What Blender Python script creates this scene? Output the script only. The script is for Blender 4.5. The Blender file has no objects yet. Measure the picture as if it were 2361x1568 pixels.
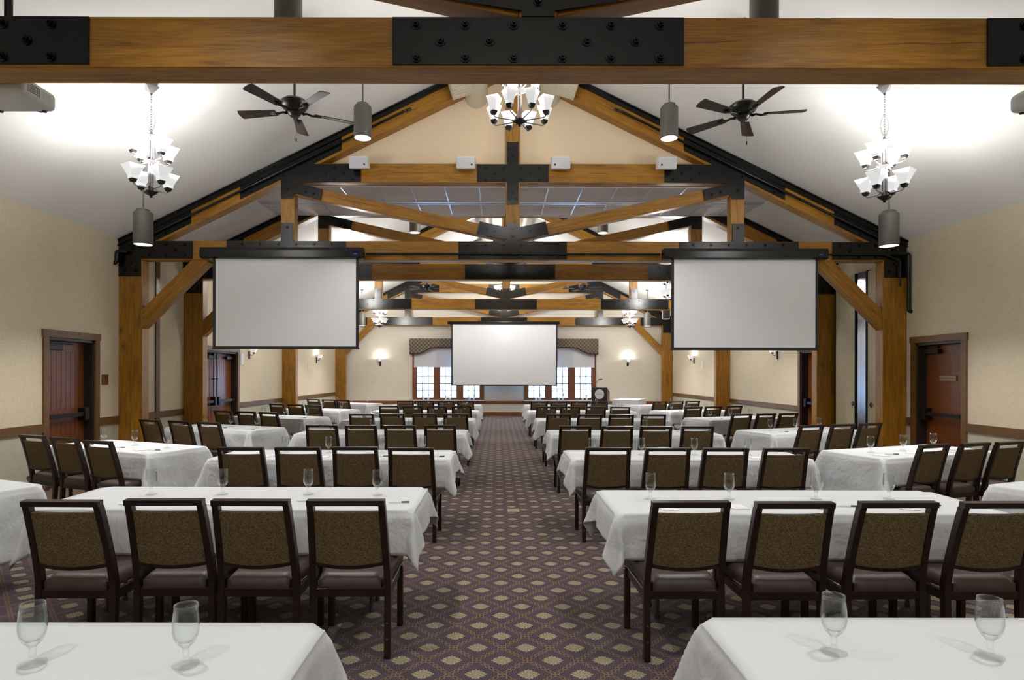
import bpy, bmesh, math, random
from mathutils import Vector, Matrix, noise
random.seed(7)
SC = bpy.context.scene
COL = SC.collection
pi = math.pi

# ------------------------------------------------------------------ camera
F = 1377.0; VX, VY = 1147.0, 863.0
cam_d = bpy.data.cameras.new('camera')
cam = bpy.data.objects.new('camera', cam_d); COL.objects.link(cam)
cam_d.sensor_fit = 'HORIZONTAL'; cam_d.sensor_width = 36.0
cam_d.lens = F / 2361.0 * 36.0
cam_d.shift_x = (1180.5 - VX) / 2361.0
cam_d.shift_y = -(784.0 - VY) / 2361.0
cam_d.clip_start = 0.05; cam_d.clip_end = 200
cam.matrix_world = Matrix.Translation((0, 0, 1.6)) @ Matrix.Rotation(pi/2, 4, 'X') @ Matrix.Rotation(math.radians(0.10), 4, 'Z')
SC.camera = cam

# ------------------------------------------------------------------ view / world
SC.view_settings.view_transform = 'Standard'
SC.view_settings.look = 'None'
SC.view_settings.gamma = 1.0
SC.view_settings.exposure = 0.62
SC.view_settings.use_curve_mapping = False
SC.cycles.use_denoising = True
SC.cycles.max_bounces = 7
SC.cycles.diffuse_bounces = 4
SC.cycles.glossy_bounces = 3
SC.cycles.transmission_bounces = 6
SC.cycles.transparent_max_bounces = 16
SC.cycles.caustics_reflective = False
SC.cycles.caustics_refractive = False
SC.cycles.sample_clamp_indirect = 6.0
SC.cycles.use_light_tree = True
world = bpy.data.worlds.new('daylight_sky'); SC.world = world
world.use_nodes = True
bg = world.node_tree.nodes['Background']
bg.inputs[0].default_value = (0.40, 0.66, 1.0, 1)
bg.inputs[1].default_value = 8.0

# light levels (tuned together)
P_DOWN = 120.0      # watts of a pendant downlight
P_BULB = 9.5        # watts of a chandelier bulb
P_SCONCE = 5.0
C_LAMP = (1.0, 0.985, 0.955)
C_DOWN = (1.0, 0.97, 0.93)

# ------------------------------------------------------------------ node helpers
def new_mat(name):
    m = bpy.data.materials.new(name); m.use_nodes = True
    nt = m.node_tree
    b = nt.nodes['Principled BSDF']
    return m, nt, b
def S(v):
    return tuple(((c/255.0)/12.92 if c/255.0 <= 0.04045 else ((c/255.0+0.055)/1.055)**2.4) for c in v) + (1.0,)
def setp(b, **kw):
    for k, v in kw.items():
        b.inputs[k.replace('_', ' ')].default_value = v
def flat(name, col, rough=0.5, metal=0.0, spec=0.5, **kw):
    m, nt, b = new_mat(name)
    b.inputs['Base Color'].default_value = S(col)
    b.inputs['Roughness'].default_value = rough
    b.inputs['Metallic'].default_value = metal
    b.inputs['Specular IOR Level'].default_value = spec
    return m
class N:
    """small wrapper to write node maths"""
    def __init__(s, nt): s.nt = nt; s.L = nt.links
    def node(s, t, **kw):
        n = s.nt.nodes.new(t)
        for k, v in kw.items(): setattr(n, k, v)
        return n
    def put(s, sock, v):
        if isinstance(v, bpy.types.NodeSocket): s.L.new(v, sock)
        else: sock.default_value = v
    def m(s, op, a, b=0.0, c=0.0, clamp=False):
        n = s.node('ShaderNodeMath', operation=op); n.use_clamp = clamp
        s.put(n.inputs[0], a); s.put(n.inputs[1], b); s.put(n.inputs[2], c)
        return n.outputs[0]
    def mix(s, f, a, b):
        n = s.node('ShaderNodeMix', data_type='RGBA')
        s.put(n.inputs[0], f); s.put(n.inputs[6], a); s.put(n.inputs[7], b)
        return n.outputs[2]
    def obj(s):
        n = s.node('ShaderNodeTexCoord'); return n.outputs['Object']
    def rnd(s):
        n = s.node('ShaderNodeObjectInfo'); return n.outputs['Random']
    def xyz(s, v):
        n = s.node('ShaderNodeSeparateXYZ'); s.L.new(v, n.inputs[0]); return n.outputs
    def vec(s, x, y, z):
        n = s.node('ShaderNodeCombineXYZ'); s.put(n.inputs[0], x); s.put(n.inputs[1], y); s.put(n.inputs[2], z); return n.outputs[0]
    def noise(s, v, scale, detail=3.0, rough=0.5, dist=0.0):
        n = s.node('ShaderNodeTexNoise'); s.L.new(v, n.inputs['Vector'])
        n.inputs['Scale'].default_value = scale; n.inputs['Detail'].default_value = detail
        n.inputs['Roughness'].default_value = rough; n.inputs['Distortion'].default_value = dist
        return n.outputs[0]
    def ramp(s, f, stops):
        n = s.node('ShaderNodeValToRGB'); s.L.new(f, n.inputs[0])
        e = n.color_ramp.elements
        while len(e) < len(stops): e.new(0.5)
        for el, (p, c) in zip(e, stops): el.position = p; el.color = c
        return n.outputs[0]
    def step(s, x, lo, hi):
        n = s.node('ShaderNodeMapRange'); n.interpolation_type = 'SMOOTHSTEP'
        s.put(n.inputs[0], x); n.inputs[1].default_value = lo; n.inputs[2].default_value = hi
        return n.outputs[0]
    def bump(s, h, b, strength=0.2, dist=0.01):
        n = s.node('ShaderNodeBump'); n.inputs['Strength'].default_value = strength
        n.inputs['Distance'].default_value = dist
        s.L.new(h, n.inputs['Height']); s.L.new(n.outputs[0], b.inputs['Normal'])

def wood_mat(name, dark, mid, light, rough=0.42, knots=True, scale=1.0, cracks=True):
    m, nt, b = new_mat(name); q = N(nt)
    x, y, z = q.xyz(q.obj()); r = q.m('MULTIPLY', q.rnd(), 37.0)
    x = q.m('MULTIPLY', q.m('ADD', x, r), 1.0)
    gv = q.vec(q.m('MULTIPLY', x, 0.9*scale), q.m('MULTIPLY', q.m('ADD', y, r), 9.0*scale), q.m('MULTIPLY', q.m('ADD', z, r), 9.0*scale))
    g = q.noise(gv, 2.2, 5.0, 0.62, 0.6)
    fv = q.vec(q.m('MULTIPLY', x, 2.0), q.m('MULTIPLY', y, 60.0), q.m('MULTIPLY', z, 60.0))
    fine = q.noise(fv, 2.0, 3.0, 0.6)
    big = q.noise(q.vec(x, y, z), 0.9, 2.0)
    f = q.m('ADD', q.m('MULTIPLY', g, 0.42), q.m('ADD', q.m('MULTIPLY', fine, 0.42), q.m('MULTIPLY', big, 0.18)))
    c = q.ramp(f, [(0.36, S(dark)), (0.52, S(mid)), (0.70, S(light))])
    if knots:
        v = q.node('ShaderNodeTexVoronoi'); v.inputs['Scale'].default_value = 1.0
        nt.links.new(q.vec(q.m('MULTIPLY', x, 2.6), q.m('MULTIPLY', q.m('ADD', y, r), 0.5), q.m('MULTIPLY', q.m('ADD', z, r), 4.5)), v.inputs['Vector'])
        dd = v.outputs['Distance']
        kg = q.step(q.noise(q.vec(q.m('MULTIPLY', x, 0.35), r, 9.0), 1.5, 1.0), 0.48, 0.56)
        ring = q.m('MULTIPLY', q.m('ADD', 1.0, q.m('SINE', q.m('MULTIPLY', dd, 110.0))), 0.25)
        core = q.m('SUBTRACT', 1.0, q.step(dd, 0.05, 0.15)); halo = q.m('MULTIPLY', q.m('SUBTRACT', 1.0, q.step(dd, 0.12, 0.36)), 0.28)
        dk = q.m('MULTIPLY', kg, q.m('MAXIMUM', q.m('SUBTRACT', core, q.m('MULTIPLY', ring, core)), halo))
        c = q.mix(q.m('MULTIPLY', dk, 0.85), c, S((44, 20, 6)))
    if cracks:
        cn = q.noise(q.vec(q.m('MULTIPLY', x, 0.7), r, 0.0), 1.5, 3.0)
        line = q.m('ABSOLUTE', q.m('SUBTRACT', z, q.m('MULTIPLY', q.m('SUBTRACT', cn, 0.45), 0.12)))
        lk = q.m('SUBTRACT', 1.0, q.step(line, 0.0012, 0.004))
        gate = q.step(q.noise(q.vec(q.m('MULTIPLY', x, 0.5), r, 3.0), 1.6, 1.0), 0.46, 0.54)
        c = q.mix(q.m('MULTIPLY', q.m('MULTIPLY', lk, gate), 0.85), c, S((30, 15, 6)))
    nt.links.new(c, b.inputs['Base Color'])
    b.inputs['Roughness'].default_value = rough
    q.bump(fine, b, 0.12, 0.002)
    return m

M = {}
M['timber'] = wood_mat('honey_timber', (104, 68, 10), (148, 101, 17), (182, 132, 38))
M['trim'] = wood_mat('brown_trim_wood', (78, 52, 24), (102, 70, 34), (124, 90, 50), knots=False, cracks=False)
M['door'] = wood_mat('red_brown_door_wood', (86, 44, 18), (108, 58, 25), (126, 72, 34), rough=0.28, knots=False, cracks=False)
M['darkwood'] = wood_mat('espresso_chair_wood', (26, 15, 11), (36, 21, 15), (48, 29, 21), rough=0.33, knots=False, cracks=False)
M['steel'] = flat('black_painted_steel', (7, 8, 8), 0.25, 0.0, 0.4)
M['blackmetal'] = flat('dark_bronze_metal', (26, 24, 23), 0.35, 0.4)
M['jamb'] = flat('dark_door_frame_paint', (38, 32, 28), 0.4)
M['greymetal'] = flat('grey_brown_painted_metal', (74, 72, 67), 0.5)
M['satin'] = flat('satin_nickel', (150, 148, 150), 0.28, 0.9)
M['alu'] = flat('brushed_aluminium', (190, 195, 205), 0.25, 0.9)
M['leg_metal'] = flat('grey_steel_tube', (110, 112, 110), 0.3, 0.7)
M['white_plastic'] = flat('white_plastic', (222, 222, 220), 0.45)
M['grille'] = flat('light_grey_grille', (196, 198, 204), 0.7)
M['projector'] = flat('projector_white_plastic', (205, 205, 202), 0.4)
M['dark'] = flat('dark_plastic', (22, 22, 24), 0.5)
M['blue_label'] = flat('blue_label', (40, 60, 190), 0.5)
M['yellow_label'] = flat('yellow_label', (200, 190, 40), 0.5)
M['duct'] = flat('cream_painted_duct', (205, 198, 180), 0.5)
M['pulls'] = flat('black_pull', (18, 18, 18), 0.5)
M['tabletop'] = flat('grey_laminate', (150, 140, 125), 0.5)
M['paper'] = flat('white_paper', (236, 236, 238), 0.7)
M['pen_white'] = flat('white_pen_barrel', (225, 225, 225), 0.35)
M['pen_green'] = flat('dark_green_pen_cap', (12, 60, 58), 0.35)
M['podium'] = flat('dark_podium_laminate', (38, 30, 34), 0.35)
M['sign_white'] = flat('white_sign_face', (232, 234, 238), 0.5)
M['sign_blue'] = flat('grey_blue_lettering', (90, 130, 170), 0.5)
M['sign_brown'] = flat('dark_brown_lettering', (52, 26, 10), 0.6)
M['pot'] = flat('white_glazed_pot', (225, 230, 232), 0.3)
M['leaf'] = flat('fresh_green_leaves', (30, 112, 66), 0.7)
M['sill'] = flat('white_sill', (235, 235, 232), 0.35)
M['plate_beige'] = flat('beige_cover_plate', (150, 138, 110), 0.5)
M['shade_fabric'] = flat('roller_shade_fabric', (214, 214, 218), 0.8)
M['valance_trim'] = flat('dark_brown_braid', (48, 32, 28), 0.8)
M['redbrown_rail'] = wood_mat('red_brown_rail_wood', (96, 54, 26), (122, 70, 36), (142, 86, 48), knots=False, cracks=False)

def linen(name, col, bump=0.1, var=0.05):
    m, nt, b = new_mat(name); q = N(nt); o = q.obj()
    x, y, z = q.xyz(o)
    n1 = q.noise(q.vec(q.m('MULTIPLY', x, 40.0), q.m('MULTIPLY', y, 40.0), q.m('MULTIPLY', z, 3.0)), 4.0, 3.0)
    n2 = q.noise(q.vec(q.m('MULTIPLY', x, 2.0), q.m('MULTIPLY', y, 2.0), q.m('MULTIPLY', z, 40.0)), 4.0, 3.0)
    f = q.m('MULTIPLY', q.m('ADD', n1, n2), 0.5)
    c0 = S(col); k1 = tuple(v*(1-var*2) for v in c0[:3]) + (1,); k2 = tuple(min(1, v*(1+var*2)) for v in c0[:3]) + (1,)
    nt.links.new(q.ramp(f, [(0.35, k1), (0.65, k2)]), b.inputs['Base Color'])
    b.inputs['Roughness'].default_value = 0.75
    b.inputs['Specular IOR Level'].default_value = 0.25
    q.bump(f, b, bump, 0.003)
    return m
M['wall'] = linen('tan_wall_covering', (211, 199, 174))
M['wains'] = linen('grey_beige_wainscot', (184, 180, 162))
M['gable'] = flat('peach_gable_paint', (226, 206, 176), 0.8, spec=0.2)
M['ceiling'] = flat('off_white_ceiling', (226, 225, 222), 0.9, spec=0.15)
M['backwall'] = linen('cream_back_wall_covering', (224, 217, 203))
M['panel'] = linen('cream_partition_panel', (200, 192, 166))
M['soffit'] = flat('grey_soffit_panel', (214, 210, 212), 0.9, spec=0.1)
M['track'] = flat('white_enamel_track', (205, 215, 235), 0.25, 0.2)

def cloth_mat():
    m, nt, b = new_mat('white_table_linen'); q = N(nt); o = q.obj()
    r = q.m('MULTIPLY', q.rnd(), 20.0)
    x, y, z = q.xyz(o)
    v = q.vec(q.m('ADD', x, r), y, z)
    n = q.noise(v, 3.0, 4.0, 0.55, 0.8)
    n2 = q.noise(v, 11.0, 3.0, 0.5, 1.2)
    b.inputs['Base Color'].default_value = S((211, 215, 220))
    b.inputs['Roughness'].default_value = 0.85
    b.inputs['Specular IOR Level'].default_value = 0.15
    h = q.m('ADD', n, q.m('MULTIPLY', n2, 0.35))
    # the flat top is pressed smooth, the hanging drop keeps its creases
    hang = q.m('SUBTRACT', 1.0, q.step(z, -0.05, -0.005))
    q.bump(q.m('MULTIPLY', h, q.m('ADD', 0.12, hang)), b, 0.55, 0.03)
    return m
M['cloth'] = cloth_mat()

def fabric_mat():
    m, nt, b = new_mat('tan_tweed_fabric'); q = N(nt); o = q.obj()
    n = q.noise(o, 170.0, 2.0, 0.7)
    x, y, z = q.xyz(o)
    w = q.noise(q.vec(q.m('MULTIPLY', x, 1.0), q.m('MULTIPLY', y, 1.0), q.m('MULTIPLY', z, 2.5)), 60.0, 2.0)
    f = q.m('ADD', q.m('MULTIPLY', n, 0.7), q.m('MULTIPLY', w, 0.3))
    nt.links.new(q.ramp(f, [(0.38, S((74, 62, 43))), (0.5, S((105, 90, 65))), (0.64, S((136, 120, 90)))]), b.inputs['Base Color'])
    b.inputs['Roughness'].default_value = 0.9; b.inputs['Specular IOR Level'].default_value = 0.1
    q.bump(n, b, 0.3, 0.002)
    return m
M['tweed'] = fabric_mat()
def leather_mat():
    m, nt, b = new_mat('taupe_vinyl'); q = N(nt); o = q.obj()
    n = q.noise(o, 30.0, 3.0)
    nt.links.new(q.ramp(n, [(0.35, S((60, 47, 43))), (0.65, S((70, 56, 51)))]), b.inputs['Base Color'])
    b.inputs['Roughness'].default_value = 0.42
    q.bump(q.noise(o, 220.0, 2.0), b, 0.12, 0.001)
    return m
M['vinyl'] = leather_mat()
def valance_mat():
    m, nt, b = new_mat('lattice_valance_fabric'); q = N(nt); x, y, z = q.xyz(q.obj())
    u = q.m('MULTIPLY', q.m('ADD', x, z), 7.0); v = q.m('MULTIPLY', q.m('SUBTRACT', x, z), 7.0)
    a = q.m('ABSOLUTE', q.m('SUBTRACT', q.m('FRACT', u), 0.5)); c = q.m('ABSOLUTE', q.m('SUBTRACT', q.m('FRACT', v), 0.5))
    ln = q.m('GREATER_THAN', q.m('MAXIMUM', a, c), 0.36)
    nt.links.new(q.mix(ln, S((122, 112, 96)), S((80, 70, 60))), b.inputs['Base Color'])
    b.inputs['Roughness'].default_value = 0.9
    return m
M['valance'] = valance_mat()

def carpet_mat():
    m, nt, b = new_mat('medallion_carpet'); q = N(nt); x, y, z = q.xyz(q.obj())
    PX, PY = 0.283, 0.31
    u = q.m('DIVIDE', q.m('SUBTRACT', x, 0.028), PX); v = q.m('DIVIDE', q.m('SUBTRACT', y, 3.96), PY)
    def cent(s): return q.m('SUBTRACT', q.m('FRACT', q.m('ADD', s, 0.5)), 0.5)
    p = q.m('ADD', u, v); w = q.m('SUBTRACT', u, v)
    a = cent(p); c = cent(w)
    dx = q.m('MULTIPLY', q.m('MULTIPLY', q.m('ADD', a, c), 0.5), PX)
    dy = q.m('MULTIPLY', q.m('MULTIPLY', q.m('SUBTRACT', a, c), 0.5), PY)
    r = q.m('SQRT', q.m('ADD', q.m('MULTIPLY', dx, dx), q.m('MULTIPLY', dy, dy)))
    th = q.m('ARCTAN2', dy, dx)
    lobes = q.m('ABSOLUTE', q.m('COSINE', q.m('MULTIPLY', th, 6.0)))
    R = q.m('ADD', 0.034, q.m('ADD', q.m('MULTIPLY', lobes, 0.008), q.m('MULTIPLY', q.m('ABSOLUTE', q.m('COSINE', q.m('MULTIPLY', th, 1.0))), 0.012)))
    ex_ = q.m('POWER', q.m('DIVIDE', q.m('ABSOLUTE', dx), 0.056), 1.35); ey_ = q.m('POWER', q.m('DIVIDE', q.m('ABSOLUTE', dy), 0.050), 1.35)
    scal = q.m('ADD', 1.0, q.m('MULTIPLY', q.m('COSINE', q.m('MULTIPLY', th, 16.0)), 0.13))
    med = q.m('LESS_THAN', q.m('ADD', ex_, ey_), scal)
    rays = q.m('MULTIPLY', q.m('GREATER_THAN', q.m('COSINE', q.m('ADD', q.m('MULTIPLY', th, 8.0), q.m('MULTIPLY', r, 160.0))), 0.25), q.m('GREATER_THAN', r, 0.008))
    rim = q.m('GREATER_THAN', q.m('DIVIDE', r, R), 0.62)
    fib = q.noise(q.obj(), 260.0, 2.0, 0.7)
    blot = q.noise(q.obj(), 28.0, 3.0, 0.6)
    # leafy vines along the lozenge borders
    ea = q.m('SUBTRACT', 0.5, q.m('ABSOLUTE', a)); ec = q.m('SUBTRACT', 0.5, q.m('ABSOLUTE', c))
    la = q.m('ABSOLUTE', q.m('SINE', q.m('MULTIPLY', c, 6.0*pi))); lc = q.m('ABSOLUTE', q.m('SINE', q.m('MULTIPLY', a, 6.0*pi)))
    va = q.m('LESS_THAN', ea, q.m('ADD', 0.02, q.m('MULTIPLY', la, 0.085)))
    vc = q.m('LESS_THAN', ec, q.m('ADD', 0.02, q.m('MULTIPLY', lc, 0.085)))
    vine = q.m('MAXIMUM', va, vc)
    va2 = q.m('LESS_THAN', q.m('ABSOLUTE', q.m('SUBTRACT', ea, q.m('MULTIPLY', la, 0.06))), 0.018)
    vc2 = q.m('LESS_THAN', q.m('ABSOLUTE', q.m('SUBTRACT', ec, q.m('MULTIPLY', lc, 0.06))), 0.018)
    vine2 = q.m('MAXIMUM', va2, vc2)
    # herringbone ground
    st = q.m('SINE', q.m('MULTIPLY', q.m('ADD', x, q.m('MULTIPLY', q.m('ABSOLUTE', q.m('SINE', q.m('MULTIPLY', y, 70.0))), 0.010)), 2*pi/0.0135))
    stripe = q.m('GREATER_THAN', st, 0.05)
    ground = q.mix(stripe, S((50, 38, 42)), S((84, 74, 90)))
    ground = q.mix(q.m('MULTIPLY', blot, 0.4), ground, S((82, 58, 58)))
    col = q.mix(q.m('MULTIPLY', vine, 0.85), ground, S((66, 44, 44)))
    col = q.mix(q.m('MULTIPLY', vine2, 0.78), col, S((132, 112, 92)))
    mc = q.mix(q.m('MULTIPLY', rays, 0.65), S((152, 143, 116)), S((96, 84, 64)))
    mc = q.mix(q.m('MULTIPLY', rim, 0.25), mc, S((166, 156, 128)))
    col = q.mix(med, col, mc)
    # striped border zone next to the side walls
    side = q.m('GREATER_THAN', q.m('ABSOLUTE', q.m('SUBTRACT', x, 0.242)), 5.0)
    bs = q.m('GREATER_THAN', q.m('SINE', q.m('MULTIPLY', x, 2*pi/0.055)), 0.1)
    bc = q.mix(bs, S((60, 36, 34)), S((138, 116, 90)))
    col = q.mix(side, col, bc)
    col = q.mix(q.m('MULTIPLY', q.m('SUBTRACT', fib, 0.3), 0.5, clamp=True), col, S((44, 32, 34)))
    nt.links.new(col, b.inputs['Base Color'])
    b.inputs['Roughness'].default_value = 0.95; b.inputs['Specular IOR Level'].default_value = 0.1
    b.inputs['Sheen Weight'].default_value = 0.15
    q.bump(fib, b, 0.5, 0.004)
    return m
M['carpet'] = carpet_mat()

def emit_mat(name, col, strength, base=(235, 235, 235)):
    m, nt, b = new_mat(name)
    b.inputs['Base Color'].default_value = S(base)
    b.inputs['Emission Color'].default_value = col + (1,)
    b.inputs['Emission Strength'].default_value = strength
    b.inputs['Roughness'].default_value = 0.4
    return m
M['lens'] = emit_mat('lit_downlight_lens', (1.0, 0.97, 0.92), 5.0)
M['reflector'] = emit_mat('lit_reflector_cone', (1.0, 0.97, 0.92), 0.6)
M['bulb'] = emit_mat('lit_bulb', (1.0, 0.98, 0.95), 14.0)
M['frost'] = emit_mat('lit_frosted_glass', (0.90, 0.95, 1.0), 0.30)
def glass_mat(name, tint, thin=0.75, rough=0.0):
    m, nt, b = new_mat(name); nt.nodes.remove(b); q = N(nt)
    out = [n for n in nt.nodes if n.type == 'OUTPUT_MATERIAL'][0]
    tr = q.node('ShaderNodeBsdfTransparent'); tr.inputs[0].default_value = tint
    gl = q.node('ShaderNodeBsdfGlossy'); gl.inputs['Roughness'].default_value = 0.02
    lw = q.node('ShaderNodeLayerWeight'); lw.inputs[0].default_value = 0.5
    mx = q.node('ShaderNodeMixShader')
    nt.links.new(q.m('ADD', 0.03, q.m('MULTIPLY', q.m('POWER', lw.outputs['Facing'], 2.6), 0.9)), mx.inputs[0])
    nt.links.new(tr.outputs[0], mx.inputs[1]); nt.links.new(gl.outputs[0], mx.inputs[2])
    nt.links.new(mx.outputs[0], out.inputs[0])
    return m
M['thin_glass'] = glass_mat('clear_thin_glass', (0.965, 0.98, 0.975, 1))
M['pane'] = glass_mat('window_glass', (0.97, 0.98, 1.0, 1))
def solid_glass():
    m, nt, b = new_mat('clear_solid_glass')
    b.inputs['Base Color'].default_value = (0.90, 0.97, 0.94, 1)
    b.inputs['Transmission Weight'].default_value = 1.0
    b.inputs['Roughness'].default_value = 0.0
    b.inputs['IOR'].default_value = 1.48
    return m
def mixed_glass():
    m, nt, b = new_mat('clear_solid_glass'); q = N(nt)
    b.inputs['Base Color'].default_value = (0.92, 0.97, 0.95, 1); b.inputs['Transmission Weight'].default_value = 1.0
    b.inputs['Roughness'].default_value = 0.0; b.inputs['IOR'].default_value = 1.45
    out = [n for n in nt.nodes if n.type == 'OUTPUT_MATERIAL'][0]
    tr = q.node('ShaderNodeBsdfTransparent'); tr.inputs[0].default_value = (0.99, 0.997, 0.995, 1)
    mx = q.node('ShaderNodeMixShader'); mx.inputs[0].default_value = 0.12
    nt.links.new(tr.outputs[0], mx.inputs[1]); nt.links.new(b.outputs[0], mx.inputs[2]); nt.links.new(mx.outputs[0], out.inputs[0])
    return m
M['solid_glass'] = mixed_glass()
def screen_mat():
    m, nt, b = new_mat('matt_white_screen'); b.inputs['Base Color'].default_value = S((232, 235, 240))
    b.inputs['Roughness'].default_value = 0.9; b.inputs['Specular IOR Level'].default_value = 0.1
    return m
M['screen'] = screen_mat()

# ------------------------------------------------------------------ object helpers
def link(o):
    COL.objects.link(o); return o
def tag(o, label=None, cat=None, group=None, kind=None):
    if label: o['label'] = label
    if cat: o['category'] = cat
    if group: o['group'] = group
    if kind: o['kind'] = kind
    return o
def empty(name, loc=(0, 0, 0), rz=0.0):
    o = bpy.data.objects.new(name, None); o.location = loc; o.rotation_euler = (0, 0, rz)
    o.empty_display_size = 0.05
    return link(o)
def mobj(name, bm, mat, parent=None, smooth=False, loc=None, M4=None, mats=None, sharp=None):
    me = bpy.data.meshes.new(name); bmesh.ops.recalc_face_normals(bm, faces=bm.faces[:])
    bm.to_mesh(me); bm.free()
    for k in (mats or [mat]): me.materials.append(M[k] if isinstance(k, str) else k)
    if smooth:
        for p in me.polygons: p.use_smooth = True
        if sharp is not None: me.set_sharp_from_angle(angle=math.radians(sharp))
    o = bpy.data.objects.new(name, me); link(o)
    if parent is not None: o.parent = parent
    if loc is not None: o.location = loc
    if M4 is not None: o.matrix_local = M4
    return o
def kids(o): return [c for c in ALLKIDS.get(o.name, [])]
def copy_tree(o, parent=None):
    c = o.copy(); COL.objects.link(c)
    if parent is not None: c.parent = parent
    for ch in list(o.children): copy_tree(ch, c)
    return c
def box(bm, x0, x1, y0, y1, z0, z1, mi=0):
    vs = [bm.verts.new(p) for p in ((x0,y0,z0),(x1,y0,z0),(x1,y1,z0),(x0,y1,z0),(x0,y0,z1),(x1,y0,z1),(x1,y1,z1),(x0,y1,z1))]
    fs = []
    for f in ((0,3,2,1),(4,5,6,7),(0,1,5,4),(1,2,6,5),(2,3,7,6),(3,0,4,7)):
        fc = bm.faces.new([vs[i] for i in f]); fc.material_index = mi; fs.append(fc)
    return vs
def bbox(x0, x1, y0, y1, z0, z1, bev=0.0, seg=2):
    bm = bmesh.new(); box(bm, x0, x1, y0, y1, z0, z1)
    if bev > 0: bmesh.ops.bevel(bm, geom=bm.edges[:], offset=bev, segments=seg, profile=0.5, affect='EDGES')
    return bm
def prism(bm, pts, y0, y1, mi=0):
    """polygon in x,z extruded along y"""
    a = [bm.verts.new((x, y0, z)) for x, z in pts]; b = [bm.verts.new((x, y1, z)) for x, z in pts]
    n = len(pts)
    bm.faces.new(a[::-1]).material_index = mi; bm.faces.new(b).material_index = mi
    for i in range(n):
        bm.faces.new((a[i], a[(i+1) % n], b[(i+1) % n], b[i])).material_index = mi
def lathe(bm, prof, seg=24, cap=True, z0=0.0, cx=0.0, cy=0.0, mi=0):
    rings = []
    for r, z in prof:
        if r < 1e-6: rings.append([bm.verts.new((cx, cy, z0+z))])
        else: rings.append([bm.verts.new((cx+r*math.cos(2*pi*i/seg), cy+r*math.sin(2*pi*i/seg), z0+z)) for i in range(seg)])
    for A, B in zip(rings, rings[1:]):
        for i in range(seg):
            j = (i+1) % seg
            if len(A) == 1 and len(B) == 1: continue
            if len(A) == 1: f = bm.faces.new((A[0], B[i], B[j]))
            elif len(B) == 1: f = bm.faces.new((A[i], B[0], A[j]))
            else: f = bm.faces.new((A[i], B[i], B[j], A[j]))
            f.material_index = mi
    if cap:
        for R in (rings[0], rings[-1]):
            if len(R) > 2: bm.faces.new(R).material_index = mi
def tube(bm, pts, r, seg=8, closed=False):
    pts = [Vector(p) for p in pts]; rings = []
    n = len(pts); prev = None
    for i, p in enumerate(pts):
        if closed: d = pts[(i+1) % n] - pts[i-1]
        else: d = pts[min(i+1, n-1)] - pts[max(i-1, 0)]
        d.normalize()
        if prev is None:
            u = d.orthogonal().normalized()
        else:
            u = (prev - d*prev.dot(d)); u = u.normalized() if u.length > 1e-6 else d.orthogonal().normalized()
        prev = u; v = d.cross(u)
        rr = r[i] if isinstance(r, (list, tuple)) else r
        rings.append([bm.verts.new(p + (u*math.cos(2*pi*k/seg) + v*math.sin(2*pi*k/seg))*rr) for k in range(seg)])
    rng = range(n) if closed else range(n-1)
    for i in rng:
        A, B = rings[i], rings[(i+1) % n]
        for k in range(seg):
            bm.faces.new((A[k], A[(k+1) % seg], B[(k+1) % seg], B[k]))
    if not closed:
        bm.faces.new(rings[0][::-1]); bm.faces.new(rings[-1])
def loft(bm, sections):
    """sections: list of 4-point rectangles (each list of Vectors)"""
    rings = [[bm.verts.new(p) for p in s] for s in sections]
    k = len(rings[0])
    for A, B in zip(rings, rings[1:]):
        for i in range(k): bm.faces.new((A[i], A[(i+1) % k], B[(i+1) % k], B[i]))
    bm.faces.new(rings[0][::-1]); bm.faces.new(rings[-1])
def lamp(name, kind, loc, power, col, parent, radius=0.03, spot=None, blend=0.5, rot=None):
    d = bpy.data.lights.new(name, kind); d.energy = power; d.color = col
    if kind in ('POINT', 'SPOT'): d.shadow_soft_size = radius
    if kind == 'SPOT': d.spot_size = math.radians(spot); d.spot_blend = blend
    o = bpy.data.objects.new(name, d); link(o); o.parent = parent; o.location = loc
    if rot: o.rotation_euler = rot
    return o
def text_mesh(name, s, size, mat, parent, M4, ext=0.0015):
    cu = bpy.data.curves.new(name, 'FONT'); cu.body = s; cu.size = size; cu.extrude = ext
    cu.align_x = 'CENTER'; cu.align_y = 'CENTER'
    t = bpy.data.objects.new(name + '_src', cu); link(t)
    dg = bpy.context.evaluated_depsgraph_get(); dg.update()
    me = bpy.data.meshes.new_from_object(t.evaluated_get(dg))
    bpy.data.objects.remove(t); bpy.data.curves.remove(cu)
    me.name = name; me.materials.clear(); me.materials.append(M[mat])
    o = bpy.data.objects.new(name, me); link(o); o.parent = parent; o.matrix_local = M4
    return o
ORD = ['', 'first', 'second', 'third', 'fourth', 'fifth', 'sixth', 'seventh', 'eighth', 'ninth']

# ================================================================== SHELL
XC = 0.242                     # ridge line
XL, XR = -6.16, 6.655          # side walls
YB, YF = 22.95, -6.0           # far wall, wall behind the camera
EAVE = 3.76; SLOPE = 0.489
def ceil_z(x): return EAVE + 0.03 + SLOPE * (6.41 - abs(x - XC))
T2Y, T3Y = 9.70, 11.70

bm = bmesh.new(); box(bm, XL-0.6, XR+0.6, YF, YB+0.1, -0.1, 0.0)
tag(mobj('floor', bm, 'carpet'), kind='structure')

def slope_slab(name, sgn):
    bm = bmesh.new()
    xo = XC + sgn*6.75; xi = XC
    pts = [(xo, ceil_z(xo)), (xi, ceil_z(xi)), (xi, ceil_z(xi)+0.12), (xo, ceil_z(xo)+0.12)]
    prism(bm, pts, YF, YB+0.1)
    return tag(mobj(name, bm, 'ceiling'), kind='structure')
slope_slab('ceiling', -1); slope_slab('ceiling', 1)

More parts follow.
